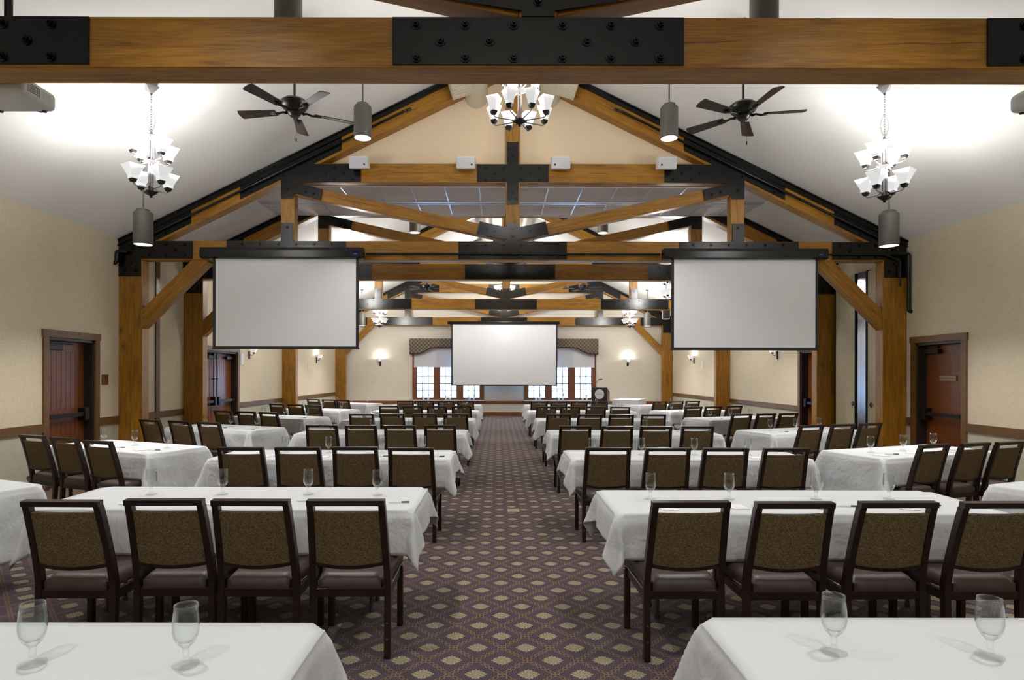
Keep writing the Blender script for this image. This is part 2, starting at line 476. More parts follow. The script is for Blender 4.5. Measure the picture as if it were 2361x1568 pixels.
def side_wall(name, x_in, sgn, openings):
    """wall slab with door openings; lower band has the wainscot covering"""
    bm = bmesh.new(); x0, x1 = sorted((x_in, x_in + sgn*0.22))
    ys = [YF] + [v for o in openings for v in o[:2]] + [YB+0.1]
    for i in range(0, len(ys), 2):
        box(bm, x0, x1, ys[i], ys[i+1], 0.0, 0.86, 1)
        box(bm, x0, x1, ys[i], ys[i+1], 0.86, 3.86, 0)
    for y0, y1, h in openings:
        box(bm, x0, x1, y0, y1, h, 3.86, 0)
    return tag(mobj(name, bm, None, mats=['wall', 'wains']), kind='structure')
side_wall('wall_left', XL, -1, [(8.18, 9.12, 2.11), (12.30, 14.12, 2.11)])
side_wall('wall_right', XR, 1, [(8.55, 9.49, 2.11), (12.15, 13.10, 2.11)])

# far wall with two window openings
WIN = [(-3.22, -0.56), (1.07, 3.74)]; WZ0, WZ1 = 0.62, 2.52
bm = bmesh.new()
xs = [XL-0.2, WIN[0][0], WIN[0][1], WIN[1][0], WIN[1][1], XR+0.2]
for i in range(0, 6, 2): box(bm, xs[i], xs[i+1], YB, YB+0.2, 0, WZ1, 0)
for w in WIN: box(bm, w[0], w[1], YB, YB+0.2, 0, WZ0, 0)
prism(bm, [(XL-0.2, WZ1), (XR+0.2, WZ1), (XR+0.2, ceil_z(XR+0.2)), (XC, ceil_z(XC)), (XL-0.2, ceil_z(XL-0.2))], YB, YB+0.2)
tag(mobj('wall_far', bm, 'backwall'), kind='structure')
bm = bmesh.new()
prism(bm, [(XL-0.2, 0), (XR+0.2, 0), (XR+0.2, ceil_z(XR+0.2)), (XC, ceil_z(XC)), (XL-0.2, ceil_z(XL-0.2))], YF-0.2, YF)
tag(mobj('wall_near', bm, 'wall'), kind='structure')

# gable infill and flat soffit between the two partition trusses
def gable(name, y0, y1, zb):
    bm = bmesh.new(); w = 6.41 - (zb - EAVE - 0.03)/SLOPE
    prism(bm, [(XC-w, zb), (XC+w, zb), (XC, ceil_z(XC))], y0, y1)
    return tag(mobj(name, bm, 'gable'), kind='structure')
gable('wall_gable', 9.91, 9.99, 4.715)
gable('wall_gable_far', 11.58, 11.66, 4.715)
bm = bmesh.new(); w = 6.41 - (4.70 - EAVE - 0.03)/SLOPE
box(bm, XC-w, XC+w, 9.91, 11.69, 4.700, 4.714)
tag(mobj('ceiling_soffit', bm, 'soffit'), kind='structure')
bm = bmesh.new()
box(bm, XC-w, XC+w, 10.74, 10.78, 4.685, 4.70); box(bm, XC-w, XC+w, 10.83, 10.87, 4.685, 4.70)
k = -4.0
while k < 4.3:
    if abs(k) < w-0.1:
        box(bm, XC+k-0.012, XC+k+0.012, 9.92, 10.74, 4.694, 4.70); box(bm, XC+k-0.012, XC+k+0.012, 10.87, 11.57, 4.694, 4.70)
    k += 0.575
tag(mobj('trim_soffit', bm, 'track'), kind='structure')

# chair rails, baseboards
def rails(name, x_in, sgn, spans, z0, z1, mat, th=0.022):
    bm = bmesh.new()
    for y0, y1 in spans:
        a, b2 = sorted((x_in, x_in - sgn*th)); box(bm, a, b2, y0, y1, z0, z1)
    return tag(mobj(name, bm, mat), kind='structure')
Lsp = [(YF, 8.08), (9.23, 9.70), (9.90, 11.70), (14.23, 17.10), (17.30, 22.6)]
Rsp = [(YF, 8.45), (9.60, 9.70), (13.20, 17.10), (17.30, 22.6)]
rails('trim_left', XL, -1, Lsp, 0.80, 0.915, 'trim'); rails('trim_right', XR, 1, Rsp, 0.80, 0.915, 'trim')
rails('baseboard_left', XL, -1, Lsp, 0.0, 0.12, 'trim', 0.018); rails('baseboard_right', XR, 1, Rsp, 0.0, 0.12, 'trim', 0.018)
bm = bmesh.new(); box(bm, XL, XR, YB-0.03, YB, 0.47, 0.575)
tag(mobj('trim_far', bm, 'redbrown_rail'), kind='structure')
bm = bmesh.new(); box(bm, XL, XR, YB-0.02, YB, 0.0, 0.14)
tag(mobj('baseboard_far', bm, 'redbrown_rail'), kind='structure')
# vertical batten on the left wall in the partition bay
bm = bmesh.new(); box(bm, XL, XL+0.024, 10.74, 10.86, 0.12, 3.86)
tag(mobj('trim_batten', bm, 'trim'), kind='structure')

# ================================================================== TRUSSES
def beam_matrix(p0, p1, y_mid):
    """local x along p0->p1 (points in truss x,z)"""
    a = Vector((p0[0], y_mid, p0[1])); b = Vector((p1[0], y_mid, p1[1])); d = (b-a)
    X = d.normalized(); Y = Vector((0, 1, 0)); Z = X.cross(Y)
    m = Matrix((X, Y, Z)).transposed().to_4x4(); m.translation = (a+b)/2
    return m, d.length
def timber(name, p0, p1, h, d, parent, ym=0.10, bev=0.006):
    m, L = beam_matrix(p0, p1, ym)
    return mobj(name, bbox(-L/2, L/2, -d/2, d/2, -h/2, h/2, bev, 1), 'timber', parent, M4=m)
def bolt_mesh():
    bm = bmesh.new()
    def disc(r, y0, y1, seg):
        prism(bm, [(r*math.cos(2*pi*i/seg), r*math.sin(2*pi*i/seg)) for i in range(seg)], y0, y1)
    disc(0.034, -0.006, 0.0, 16); disc(0.022, -0.024, -0.006, 6); disc(0.011, -0.036, -0.024, 10)
    me = bpy.data.meshes.new('bolt'); bmesh.ops.recalc_face_normals(bm, faces=bm.faces[:]); bm.to_mesh(me); bm.free()
    me.materials.append(M['steel']); return me
BOLT = bolt_mesh()
def plate(name, pts, bolts, parent, th=0.012):
    bm = bmesh.new(); prism(bm, pts, -th, 0.0005)
    o = mobj(name, bm, 'steel', parent)
    for x, z in bolts:
        b = bpy.data.objects.new('bolt', BOLT); link(b); b.parent = o; b.location = (x, -th, z)
    return o
def R4(x0, x1, z0, z1): return [(x0, z0), (x1, z0), (x1, z1), (x0, z1)]
def mir(pts): return [(-x, z) for x, z in pts][::-1]
def rz_top(x): return EAVE + 0.02 + SLOPE*(6.40 - abs(x))
def make_truss():
    t = empty('roof_truss', (XC, T2Y, 0))
    timber('tie_beam', (-6.40, 3.605), (6.40, 3.605), 0.31, 0.20, t)
    timber('collar_beam', (-3.72, 4.865), (3.72, 4.865), 0.31, 0.20, t)
    timber('king_post', (0, 3.76), (0, 6.55), 0.23, 0.19, t)
    for s in (-1, 1):
        timber('post', (s*6.21, 0.0), (s*6.21, 3.45), 0.385, 0.19, t)
        timber('queen_post', (s*3.66, 3.76), (s*3.66, 4.71), 0.22, 0.17, t)
        timber('diagonal_brace', (s*3.52, 4.602), (s*0.10, 3.862), 0.185, 0.16, t)
        timber('knee_brace', (s*6.10, 2.41), (s*5.02, 3.49), 0.235, 0.16, t)
        cosn = math.cos(math.atan(SLOPE)); off = 0.215/cosn*cosn
        def rc(x, d): return (s*x, rz_top(x) - d)
        timber('rafter', rc(6.30, 0.225), rc(0.06, 0.225), 0.24, 0.20, t)
        m, L = beam_matrix(rc(6.42, 0.055), rc(0.02, 0.055), 0.09)
        bm = bmesh.new(); hh = 0.045
        box(bm, -L/2, L/2, -0.125, 0.115, hh-0.012, hh); box(bm, -L/2, L/2, -0.125, 0.115, -hh, -hh+0.012); box(bm, -L/2, L/2, -0.10, 0.10, -hh, hh)
        mobj('steel_channel', bm, 'steel', t, M4=m)
    b6 = [-.737, -.44, -.147, .147, .44, .737]; b4 = [-.59, -.295, .295, .59]
    plate('centre_plate', R4(-.88, .88, 3.467, 3.752), [(x, 3.71) for x in b6] + [(x, 3.61) for x in b4] + [(x, 3.512) for x in b6], t)
    half = [(.10, 3.758), (.10, 3.79), (.585, 3.87), (.535, 4.08), (.10, 3.985), (.10, 4.05)]
    plate('node_plate', half + mir(half), [(.42, 3.965), (.28, 3.935), (-.42, 3.965), (-.28, 3.935), (0, 3.96), (0, 3.85)], t, 0.014)
    hc = [(.095, 4.36), (.095, 4.72), (.58, 4.72), (.58, 5.005), (.095, 5.005), (.095, 5.37)]
    plate('cross_plate', hc + mir(hc), [(x, z) for x in (-.436, -.147, .147, .436) for z in (4.957, 4.77)] + [(-.29, 4.86), (.29, 4.86), (-.045, 5.27), (.045, 5.27), (0, 5.17), (0, 4.56), (-.047, 4.46), (.047, 4.46)], t)
    for s in (-1, 1):
        def P(pts): return [(-x, z) for x, z in pts] if s > 0 else pts
        e = [(-3.76, 4.45), (-3.56, 4.45), (-3.56, 4.53), (-3.12, 4.425), (-3.09, 4.60), (-3.52, 4.70), (-2.465, 4.72), (-2.465, 5.008), (-3.55, 5.008), (-3.76, 4.90)]
        plate('collar_plate', P(e), P([(-3.66, 4.59), (-3.38, 4.56), (-3.24, 4.53), (-3.05, 4.87), (-2.9, 4.96), (-2.754, 4.87), (-2.9, 4.775), (-2.606, 4.775)]), t)
        f = [(-4.64, 3.467), (-2.71, 3.467), (-2.71, 3.752), (-3.57, 3.756), (-3.57, 4.05), (-3.76, 4.05), (-3.76, 3.756), (-4.64, 3.752)]
        q6 = [-4.40, -4.11, -3.81, -3.52, -3.23, -2.94]
        plate('queen_plate', P(f), P([(x, 3.71) for x in q6] + [(x+.145, 3.61) for x in q6[:5] if x != -3.81] + [(x, 3.512) for x in q6] + [(-3.665, 3.985)]), t)
        g = [(-6.39, 3.18), (-6.035, 3.18), (-6.035, 3.467), (-5.19, 3.467), (-5.19, 3.752), (-6.39, 3.752)]
        plate('heel_plate', P(g), P([(-5.33, 3.70), (-5.33, 3.52), (-5.48, 3.61), (-5.63, 3.70), (-5.63, 3.52), (-5.9, 3.70), (-5.9, 3.52), (-6.3, 3.28), (-6.12, 3.28), (-6.2, 3.40)]), t)
        for x0, x1 in ((6.33, 5.22), (4.42, 2.78)):
            pts = [(-x0, rz_top(x0)-.105), (-x0, rz_top(x0)-.315), (-x1, rz_top(x1)-.315), (-x1, rz_top(x1)-.105)]
            bl = []; n = int((x0-x1)/0.26)
            for i in range(n):
                xx = x0 - 0.16 - i*(x0-x1-0.32)/max(1, n-1); bl.append((-xx, rz_top(xx) - (0.16 if i % 2 else 0.26)))
            plate('rafter_plate', P(pts), P(bl), t, 0.010)
    return t
trussA = make_truss()
tag(trussA, 'honey timber roof truss carrying two large screens, below the peach gable', 'roof truss', 'timber roof trusses')
for y, lab in ((3.61, 'nearest roof truss, thick dark honey beam crossing the top of the view'),
               (T3Y, 'timber roof truss just behind the twin screens, past the grey soffit'),
               (17.08, 'distant timber truss halfway between the twin screens and far wall'),
               (22.66, 'farthest timber roof truss, against the far wall above the centre screen')):
    c = copy_tree(trussA); c.location = (XC, y, 0); tag(c, lab, 'roof truss', 'timber roof trusses')

# ================================================================== DOORS
def door_leaf(parent, x_face, sgn, y0, y1, z1, planks=True):
    """leaf whose room side is at x_face, faces -sgn; local coordinates = world"""
    bm = bmesh.new(); a, b2 = sorted((x_face, x_face + sgn*0.045)); box(bm, a, b2, y0, y1, 0.01, z1)
    leaf = mobj('door_leaf', bm, 'door', parent)
    bm = bmesh.new(); f0, f1 = sorted((x_face, x_face - sgn*0.008)); sw = 0.10
    def bx(ya, yb, za, zb): box(bm, f0, f1, ya, yb, za, zb)
    if planks:
        bx(y0, y0+sw, 0.01, z1); bx(y1-sw, y1, 0.01, z1)
        bx(y0+sw, y1-sw, z1-0.14, z1); bx(y0+sw, y1-sw, 0.90, 1.08); bx(y0+sw, y1-sw, 0.01, 0.22)
        n = 7; w = (y1-y0-2*sw)/n
        f0, f1 = sorted((x_face, x_face - sgn*0.004))
        for k in range(n):
            bx(y0+sw+k*w+0.004, y0+sw+(k+1)*w-0.004, 1.085, z1-0.145); bx(y0+sw+k*w+0.004, y0+sw+(k+1)*w-0.004, 0.225, 0.895)
        mobj('plank_facing', bm, 'door', leaf)
    return leaf
def panic_bar(parent, x_face, sgn, y0, y1, head_at):
    bm = bmesh.new(); x = x_face - sgn*0.075
    a, b2 = sorted((x-0.02, x+0.02)); box(bm, a, b2, y0+0.05, y1-0.05, 0.965, 1.02)
    hy = y1-0.13 if head_at > 0 else y0+0.03
    a, b2 = sorted((x_face - sgn*0.0, x_face - sgn*0.11)); box(bm, a, b2, hy, hy+0.10, 0.90, 1.09)
    ey = y0+0.03 if head_at > 0 else y1-0.09
    box(bm, a, b2, ey, ey+0.06, 0.96, 1.03)
    bmesh.ops.bevel(bm, geom=bm.edges[:], offset=0.006, segments=2, affect='EDGES')
    return mobj('panic_bar', bm, 'blackmetal', parent)
def door_set(name, x_in, sgn, y0, y1, leaves, closer_at, planks=True):
    t = empty(name, (0, 0, 0)); tag(t, kind='structure'); h = 2.10
    bm = bmesh.new(); a, b2 = sorted((x_in - sgn*0.025, x_in + sgn*0.0)); tw = 0.10
    box(bm, a, b2, y0-tw, y0, 0, h+0.005); box(bm, a, b2, y1, y1+tw, 0, h+0.005)
    a, b2 = sorted((x_in - sgn*0.032, x_in)); box(bm, a, b2, y0-tw-0.015, y1+tw+0.015, h+0.005, h+0.105)
    mobj('door_casing', bm, 'trim', t)
    bm = bmesh.new(); a, b2 = sorted((x_in, x_in + sgn*0.20)); jw = 0.035
    box(bm, a, b2, y0, y0+jw, 0, h); box(bm, a, b2, y1-jw, y1, 0, h); box(bm, a, b2, y0, y1, h-jw, h+0.005)
    c, d = sorted((x_in + sgn*0.09, x_in + sgn*0.125))
    box(bm, c, d, y0+jw, y0+jw+0.02, 0, h-jw); box(bm, c, d, y1-jw-0.02, y1-jw, 0, h-jw)
    mobj('door_jamb', bm, 'jamb', t)
    xf = x_in + sgn*0.13; n = leaves; w = (y1-y0-2*jw)/n
    for k in range(n):
        ya, yb = y0+jw+k*w+0.004, y0+jw+(k+1)*w-0.004
        lf = door_leaf(t, xf, sgn, ya, yb, h-jw-0.005, planks)
        hd = 1 if k == 0 and n == 2 else (-1 if n == 2 else closer_at*-1)
        panic_bar(lf, xf, sgn, ya, yb, hd if n == 2 else 1)
        if n == 2:
            yv = yb-0.07 if k == 0 else ya+0.07
            bm = bmesh.new(); tube(bm, [(xf - sgn*0.05, yv, 1.05), (xf - sgn*0.05, yv, 2.0)], 0.012, 8)
            a, b2 = sorted((xf, xf - sgn*0.08)); box(bm, a, b2, yv-0.05, yv+0.05, 1.93, 2.05); box(bm, a, b2, yv-0.02, yv+0.02, 1.48, 1.50)
            mobj('vertical_rod', bm, 'blackmetal', lf)
        yc = ya+0.04 if closer_at < 0 else yb-0.34
        bm = bmesh.new(); a, b2 = sorted((xf, xf - sgn*0.07)); box(bm, a, b2, yc, yc+0.30, 1.93, 2.0)
        box(bm, a + (0.02 if sgn > 0 else 0.0), b2, yc+0.05, yc+0.5 if closer_at < 0 else yc+0.1, 2.02, 2.045)
        bmesh.ops.bevel(bm, geom=bm.edges[:], offset=0.005, segments=1, affect='EDGES')
        mobj('door_closer', bm, 'blackmetal', lf)
    bm = bmesh.new(); a, b2 = sorted((x_in+sgn*0.18, x_in+sgn*0.22)); box(bm, a, b2, y0, y1, 0, h)
    mobj('door_backing', bm, 'jamb', t)
    return t, xf
door_set('door_1', XL, -1, 8.18, 9.12, 1, -1)
door_set('door_2', XL, -1, 12.30, 14.12, 2, 1)
d3, xf3 = door_set('door_3', XR, 1, 8.55, 9.49, 1, 1, planks=False)
d4, xf4 = door_set('door_4', XR, 1, 12.15, 13.10, 1, -1, planks=False)
# wooden name sign on the right door
t = empty('door_sign', (xf3, 8.98, 1.55))
tag(t, 'small wooden staff-only sign mounted on the right-hand brown door', 'sign')
mobj('sign_board', bbox(-0.014, -0.0005, -0.17, 0.17, -0.04, 0.04, 0.003, 1), 'trim', t)
rot = Matrix.Rotation(-pi/2, 4, 'Z') @ Matrix.Rotation(pi/2, 4, 'X')
bm = bmesh.new(); box(bm, -0.016, -0.014, -0.16, 0.16, -0.03, 0.03)
mobj('sign_panel', bm, 'plate_beige', t)
text_mesh('sign_lettering', 'EMPLOYEES ONLY', 0.038, 'sign_brown', t, Matrix.Translation((-0.0165, 0, 0)) @ rot, 0.001)
t = empty('exit_sign', (XL, 9.36, 1.50))
tag(t, 'small square wooden exit plaque beside the left wall door', 'sign')
mobj('sign_board', bbox(0.0, 0.016, -0.07, 0.075, -0.075, 0.085, 0.003, 1), 'trim', t)
bm = bmesh.new(); box(bm, 0.016, 0.018, -0.055, 0.06, -0.035, 0.07); box(bm, 0.016, 0.018, -0.055, 0.06, -0.065, -0.045)
mobj('sign_panel', bm, 'door', t)
rotL = Matrix.Rotation(pi/2, 4, 'Z') @ Matrix.Rotation(pi/2, 4, 'X')
text_mesh('sign_lettering', 'EXIT', 0.042, 'sign_brown', t, Matrix.Translation((0.0185, 0, 0.035)) @ rotL, 0.001)

# folding partition panels parked in the right-hand bay
def partition(y0, y1, lab, pull_y=None):
    t = empty('partition_panel', (XR-0.02, (y0+y1)/2, 0)); w = (y1-y0)/2
    tag(t, lab, 'partition panel', 'parked folding partition panels')
    mobj('panel_face', bbox(-0.06, 0.0, -w+0.012, w-0.012, 0.02, 3.44, 0.004, 1), 'panel', t)
    bm = bmesh.new(); box(bm, -0.07, 0.0, -w, -w+0.012, 0.0, 3.46); box(bm, -0.07, 0.0, w-0.012, w, 0.0, 3.46)
    mobj('edge_seal', bm, 'dark', t)
    if pull_y is not None:
        bm = bmesh.new(); pts = [(-0.066, pull_y-(y0+y1)/2+0.028*math.cos(a), 1.07+0.035*math.sin(a)) for a in [2*pi*i/18 for i in range(18)]]
        tube(bm, pts, 0.009, 6, True); mobj('ring_pull', bm, 'pulls', t, smooth=True)
    return t
partition(10.97, 11.62, 'wide cream partition panel beside the far post in the right bay', 11.04)
partition(9.98, 10.62, 'narrow cream partition panel edge beside the near right post', 10.5)
bm = bmesh.new(); box(bm, XR-0.075, XR-0.02, 10.68, 10.91, 0.0, 3.46)
o = mobj('partition_jamb', bm, 'alu'); tag(o, 'shiny aluminium strip between the two cream partition panels', 'partition post')

# ================================================================== WINDOWS on the far wall
wn = 0
for gi, (w0, w1) in enumerate(WIN):
    n = 3; pitch = (w1-w0)/3.0
    for k in range(n):
        wn += 1; x0 = w0 + k*pitch; x1 = x0 + pitch
        t = empty('window_%d' % wn, (0, 0, 0)); tag(t, kind='structure')
        bm = bmesh.new(); fr = 0.10
        box(bm, x0, x0+fr, YB-0.02, YB+0.08, WZ0, WZ1); box(bm, x1-fr, x1, YB-0.02, YB+0.08, WZ0, WZ1)
        box(bm, x0+fr, x1-fr, YB-0.02, YB+0.08, WZ0, WZ0+0.05); box(bm, x0+fr, x1-fr, YB-0.02, YB+0.08, WZ1-0.06, WZ1)
        mobj('window_frame', bm, 'redbrown_rail', t)
        bm = bmesh.new(); a, b2 = x0+fr, x1-fr; zm = 1.24
        for za, zb, yy in ((WZ0+0.05, zm+0.02, YB+0.03), (zm-0.02, WZ1-0.06, YB+0.055)):
            sf = 0.035
            box(bm, a, a+sf, yy, yy+0.03, za, zb); box(bm, b2-sf, b2, yy, yy+0.03, za, zb)
            box(bm, a, b2, yy, yy+0.03, za, za+sf); box(bm, a, b2, yy, yy+0.03, zb-sf, zb)
            zt = min(zb, 1.95) if yy > YB+0.04 else zb
            for j in (1, 2): xx = a+(b2-a)*j/3; box(bm, xx-0.015, xx+0.015, yy+0.005, yy+0.025, za, zb)
            zz = (za+zb)/2 if yy < YB+0.04 else za+0.30
            box(bm, a, b2, yy+0.005, yy+0.025, zz-0.015, zz+0.015)
        mobj('sash', bm, 'trim', t)
        bm = bmesh.new(); box(bm, a, b2, YB+0.050, YB+0.054, WZ0+0.05, WZ1-0.06)
        mobj('window_glass', bm, 'pane', t)
    bm = bmesh.new(); box(bm, w0-0.05, w1+0.05, YB-0.16, YB+0.0, WZ0-0.04, WZ0-0.005)
    tag(mobj('trim_sill', bm, 'sill'), kind='structure')
    bm = bmesh.new()
    for xx in (w0-0.045, w1): box(bm, xx, xx+0.045, YB-0.03, YB, WZ0, 2.62)
    tag(mobj('trim_window', bm, 'redbrown_rail'), kind='structure')
    side = 'left' if gi == 0 else 'right'
    o = mobj('roller_shade', bbox(w0+0.02, w1-0.02, YB-0.050, YB-0.045, 1.86, 2.62), 'shade_fabric')
    tag(o, 'pale half-lowered roller shade over the %s far windows' % side, 'roller shade', 'roller shades on the far wall')
# wide valance with dropped ends
t = empty('valance', (XC+0.0, YB-0.20, 0)); tag(t, 'wide lattice-patterned fabric valance above the far windows, partly behind the centre screen', 'valance')
vl = 3.60; zt, zc, ze = 2.96, 2.60, 2.36
prof = []
nn = 60
for i in range(nn+1):
    x = -vl + 2*vl*i/nn; d = vl-abs(x)
    if d < 0.30: z = ze
    elif d < 0.95: u = (d-0.30)/0.65; z = ze + (zc-ze)*(0.5-0.5*math.cos(pi*u))
    else: z = zc
    prof.append((x, z))
bm = bmesh.new(); prism(bm, [(-vl, zt)] + prof + [(vl, zt)], -0.012, 0.012)
box(bm, -vl, -vl+0.02, 0, 0.18, ze, zt); box(bm, vl-0.02, vl, 0, 0.18, ze, zt)
mobj('valance_face', bm, 'valance', t)
bm = bmesh.new()
lo = [(x, z-0.0) for x, z in prof]; hi = [(x, z+0.04) for x, z in prof]
for i in range(nn): prism(bm, [lo[i], lo[i+1], hi[i+1], hi[i]], -0.02, -0.012)
mobj('valance_braid', bm, 'valance_trim', t)

# ================================================================== SCREENS
def screen(loc_x0, loc_x1, bx0, bx1, y, ztop, zhb, zbot, lab, border=0.045, labels=True, reach=0.26):
    cx = (loc_x0+loc_x1)/2; t = empty('projection_screen', (cx, y, zhb)); tag(t, lab, 'projection screen')
    h = ztop-zhb; w = (loc_x1-loc_x0)/2; k = h/0.17
    bm = bmesh.new()
    prof2 = [(-0.09, 0.02), (-0.09, 0.12), (-0.07, 0.17), (0.07, 0.17), (0.07, 0.0), (-0.045, 0.0)]
    ring = [[bm.verts.new((xx, a*k, b*k)) for a, b in prof2] for xx in (-w, w)]
    bm.faces.new(ring[0]); bm.faces.new(ring[1][::-1])
    for i in range(6): bm.faces.new((ring[0][i], ring[0][(i+1) % 6], ring[1][(i+1) % 6], ring[1][i]))
    bmesh.ops.bevel(bm, geom=bm.edges[:], offset=0.006, segments=2, affect='EDGES')
    hs = mobj('screen_housing', bm, 'steel', t)
    a, b2 = bx0-cx, bx1-cx; zb = zbot-zhb
    mobj('screen_fabric', bbox(a+border, b2-border, -0.004, 0.0, zb+border, 0.01), 'screen', t)
    bm = bmesh.new()
    box(bm, a, a+border, -0.006, 0.002, zb+border, 0.01); box(bm, b2-border, b2, -0.006, 0.002, zb+border, 0.01)
    box(bm, a, b2, -0.008, 0.004, zb+0.018, zb+border); 
    mobj('screen_border', bm, 'dark', t)
    bm = bmesh.new(); tube(bm, [(a-0.01, 0, zb+0.012), (b2+0.01, 0, zb+0.012)], 0.012, 8)
    mobj('bottom_bar', bm, 'dark', t)
    if labels:
        bm = bmesh.new(); box(bm, w-0.15, w-0.09, -0.0925*k, -0.090*k, 0.055*k, 0.075*k); mobj('maker_badge', bm, 'blue_label', hs)
    if reach:
        bm = bmesh.new()
        for xx in (-0.95, 0.80): box(bm, xx, xx+0.05, 0.07*k, reach, 0.03, 0.16); box(bm, xx, xx+0.05, 0.03, reach, h-0.004, h+0.014)
        mobj('mounting_bracket', bm, 'dark', hs)
    return t
SY = 9.45; sk = SY/F
def sx(px): return (px-VX)*sk
screen(sx(465), sx(839), sx(490.5), sx(827), SY, 1.6+290*sk, 1.6+265*sk, 1.6+57*sk, 'large white projection screen hanging at the left, from the timber tie beam')
screen(sx(1527), sx(1904), sx(1547), sx(1886), SY, 1.6+289*sk, 1.6+265*sk, 1.6+56*sk, 'large white projection screen hanging at the right, from the timber tie beam')
sk3 = 22.35/F
screen((1032-VX)*sk3, (1290-VX)*sk3, (1040.5-VX)*sk3, (1285-VX)*sk3, 22.35, 1.6+122*sk3, 1.6+115*sk3, 1.6-27*sk3, 'white projection screen in the middle of the far wall, before the windows', 0.05, False, 0.33)

# ================================================================== PENDANT DOWNLIGHTS
def make_downlight(rod):
    t = empty('pendant_downlight', (0, 0, 0)); r = 0.118; L = 0.44
    bm = bmesh.new(); lathe(bm, [(r-0.006, 0.0), (r, 0.004), (r, L-0.03), (r-0.012, L-0.012), (r-0.03, L)], 40, False)
    bm.faces.new([v for v in bm.verts if abs(v.co.z-L) < 1e-5][:40])
    lathe(bm, [(r-0.006, 0.0), (r-0.012, 0.03)], 40, False)
    mobj('lamp_housing', bm, 'greymetal', t, smooth=True, sharp=40)
    bm = bmesh.new(); lathe(bm, [(0.085, L), (0.085, L+0.02), (0.05, L+0.035), (0.02, L+0.04)], 8)
    mobj('top_cap', bm, 'greymetal', t)
    bm = bmesh.new(); lathe(bm, [(r-0.010, 0.004), (r-0.03, 0.05)], 40, False)
    mobj('reflector', bm, 'reflector', t, smooth=True)
    bm = bmesh.new(); lathe(bm, [(r-0.03, 0.05), (0, 0.052)], 40, False)
    mobj('lens', bm, 'lens', t)
    bm = bmesh.new(); tube(bm, [(0, 0, L+0.03), (0, 0, L+rod)], 0.011, 8); lathe(bm, [(0.05, L+rod-0.03), (0.05, L+rod)], 16)
    mobj('stem', bm, 'greymetal', t)
    lamp('lamp_light', 'SPOT', (0, 0, 0.0), P_DOWN, C_DOWN, t, 0.07, 108, 0.8)
    return t
DL = []
zin = 4.78; zout = 3.30
for s in (-1, 1):
    sd = 'left' if s < 0 else 'right'
    for y, z, l in ((5.17, 4.45, 'cut off by the top edge above the nearest beam, %s' % sd),
                    (8.03, 4.77, 'lit above the twin screens, %s of the peach gable' % sd),
                    (13.1, 4.70, 'seen through the second truss, %s of centre' % sd),
                    (2.4, 4.70, None), (-0.4, 4.70, None)):  # unlabelled pairs: unseen lamps, included only to light the room
        DL.append((XC + s*2.06, y, z, l))
    for y, z, l in ((7.88, 3.30, 'hung low in front of the %s end of the second truss' % sd),
                    (20.6, 3.27, 'low beside the %s far chandelier' % sd),
                    (18.3, 3.30, 'hung low beyond the %s screen' % sd), (5.55, 4.35, 'cut off at the %s top corner of the view' % sd),
                    (13.3, 3.30, None)):
        DL.append((XC + s*4.92, y, z, l))
for x, y, z, l in DL:
    rod = max(0.08, ceil_z(x) - z - 0.44)
    t = make_downlight(rod); t.location = (x, y, z)
    tag(t, 'grey cylinder pendant light ' + (l or ('unseen, lighting the room, over row %d' % (abs(int(y*2))))), 'pendant light', 'grey cylinder pendant lights')

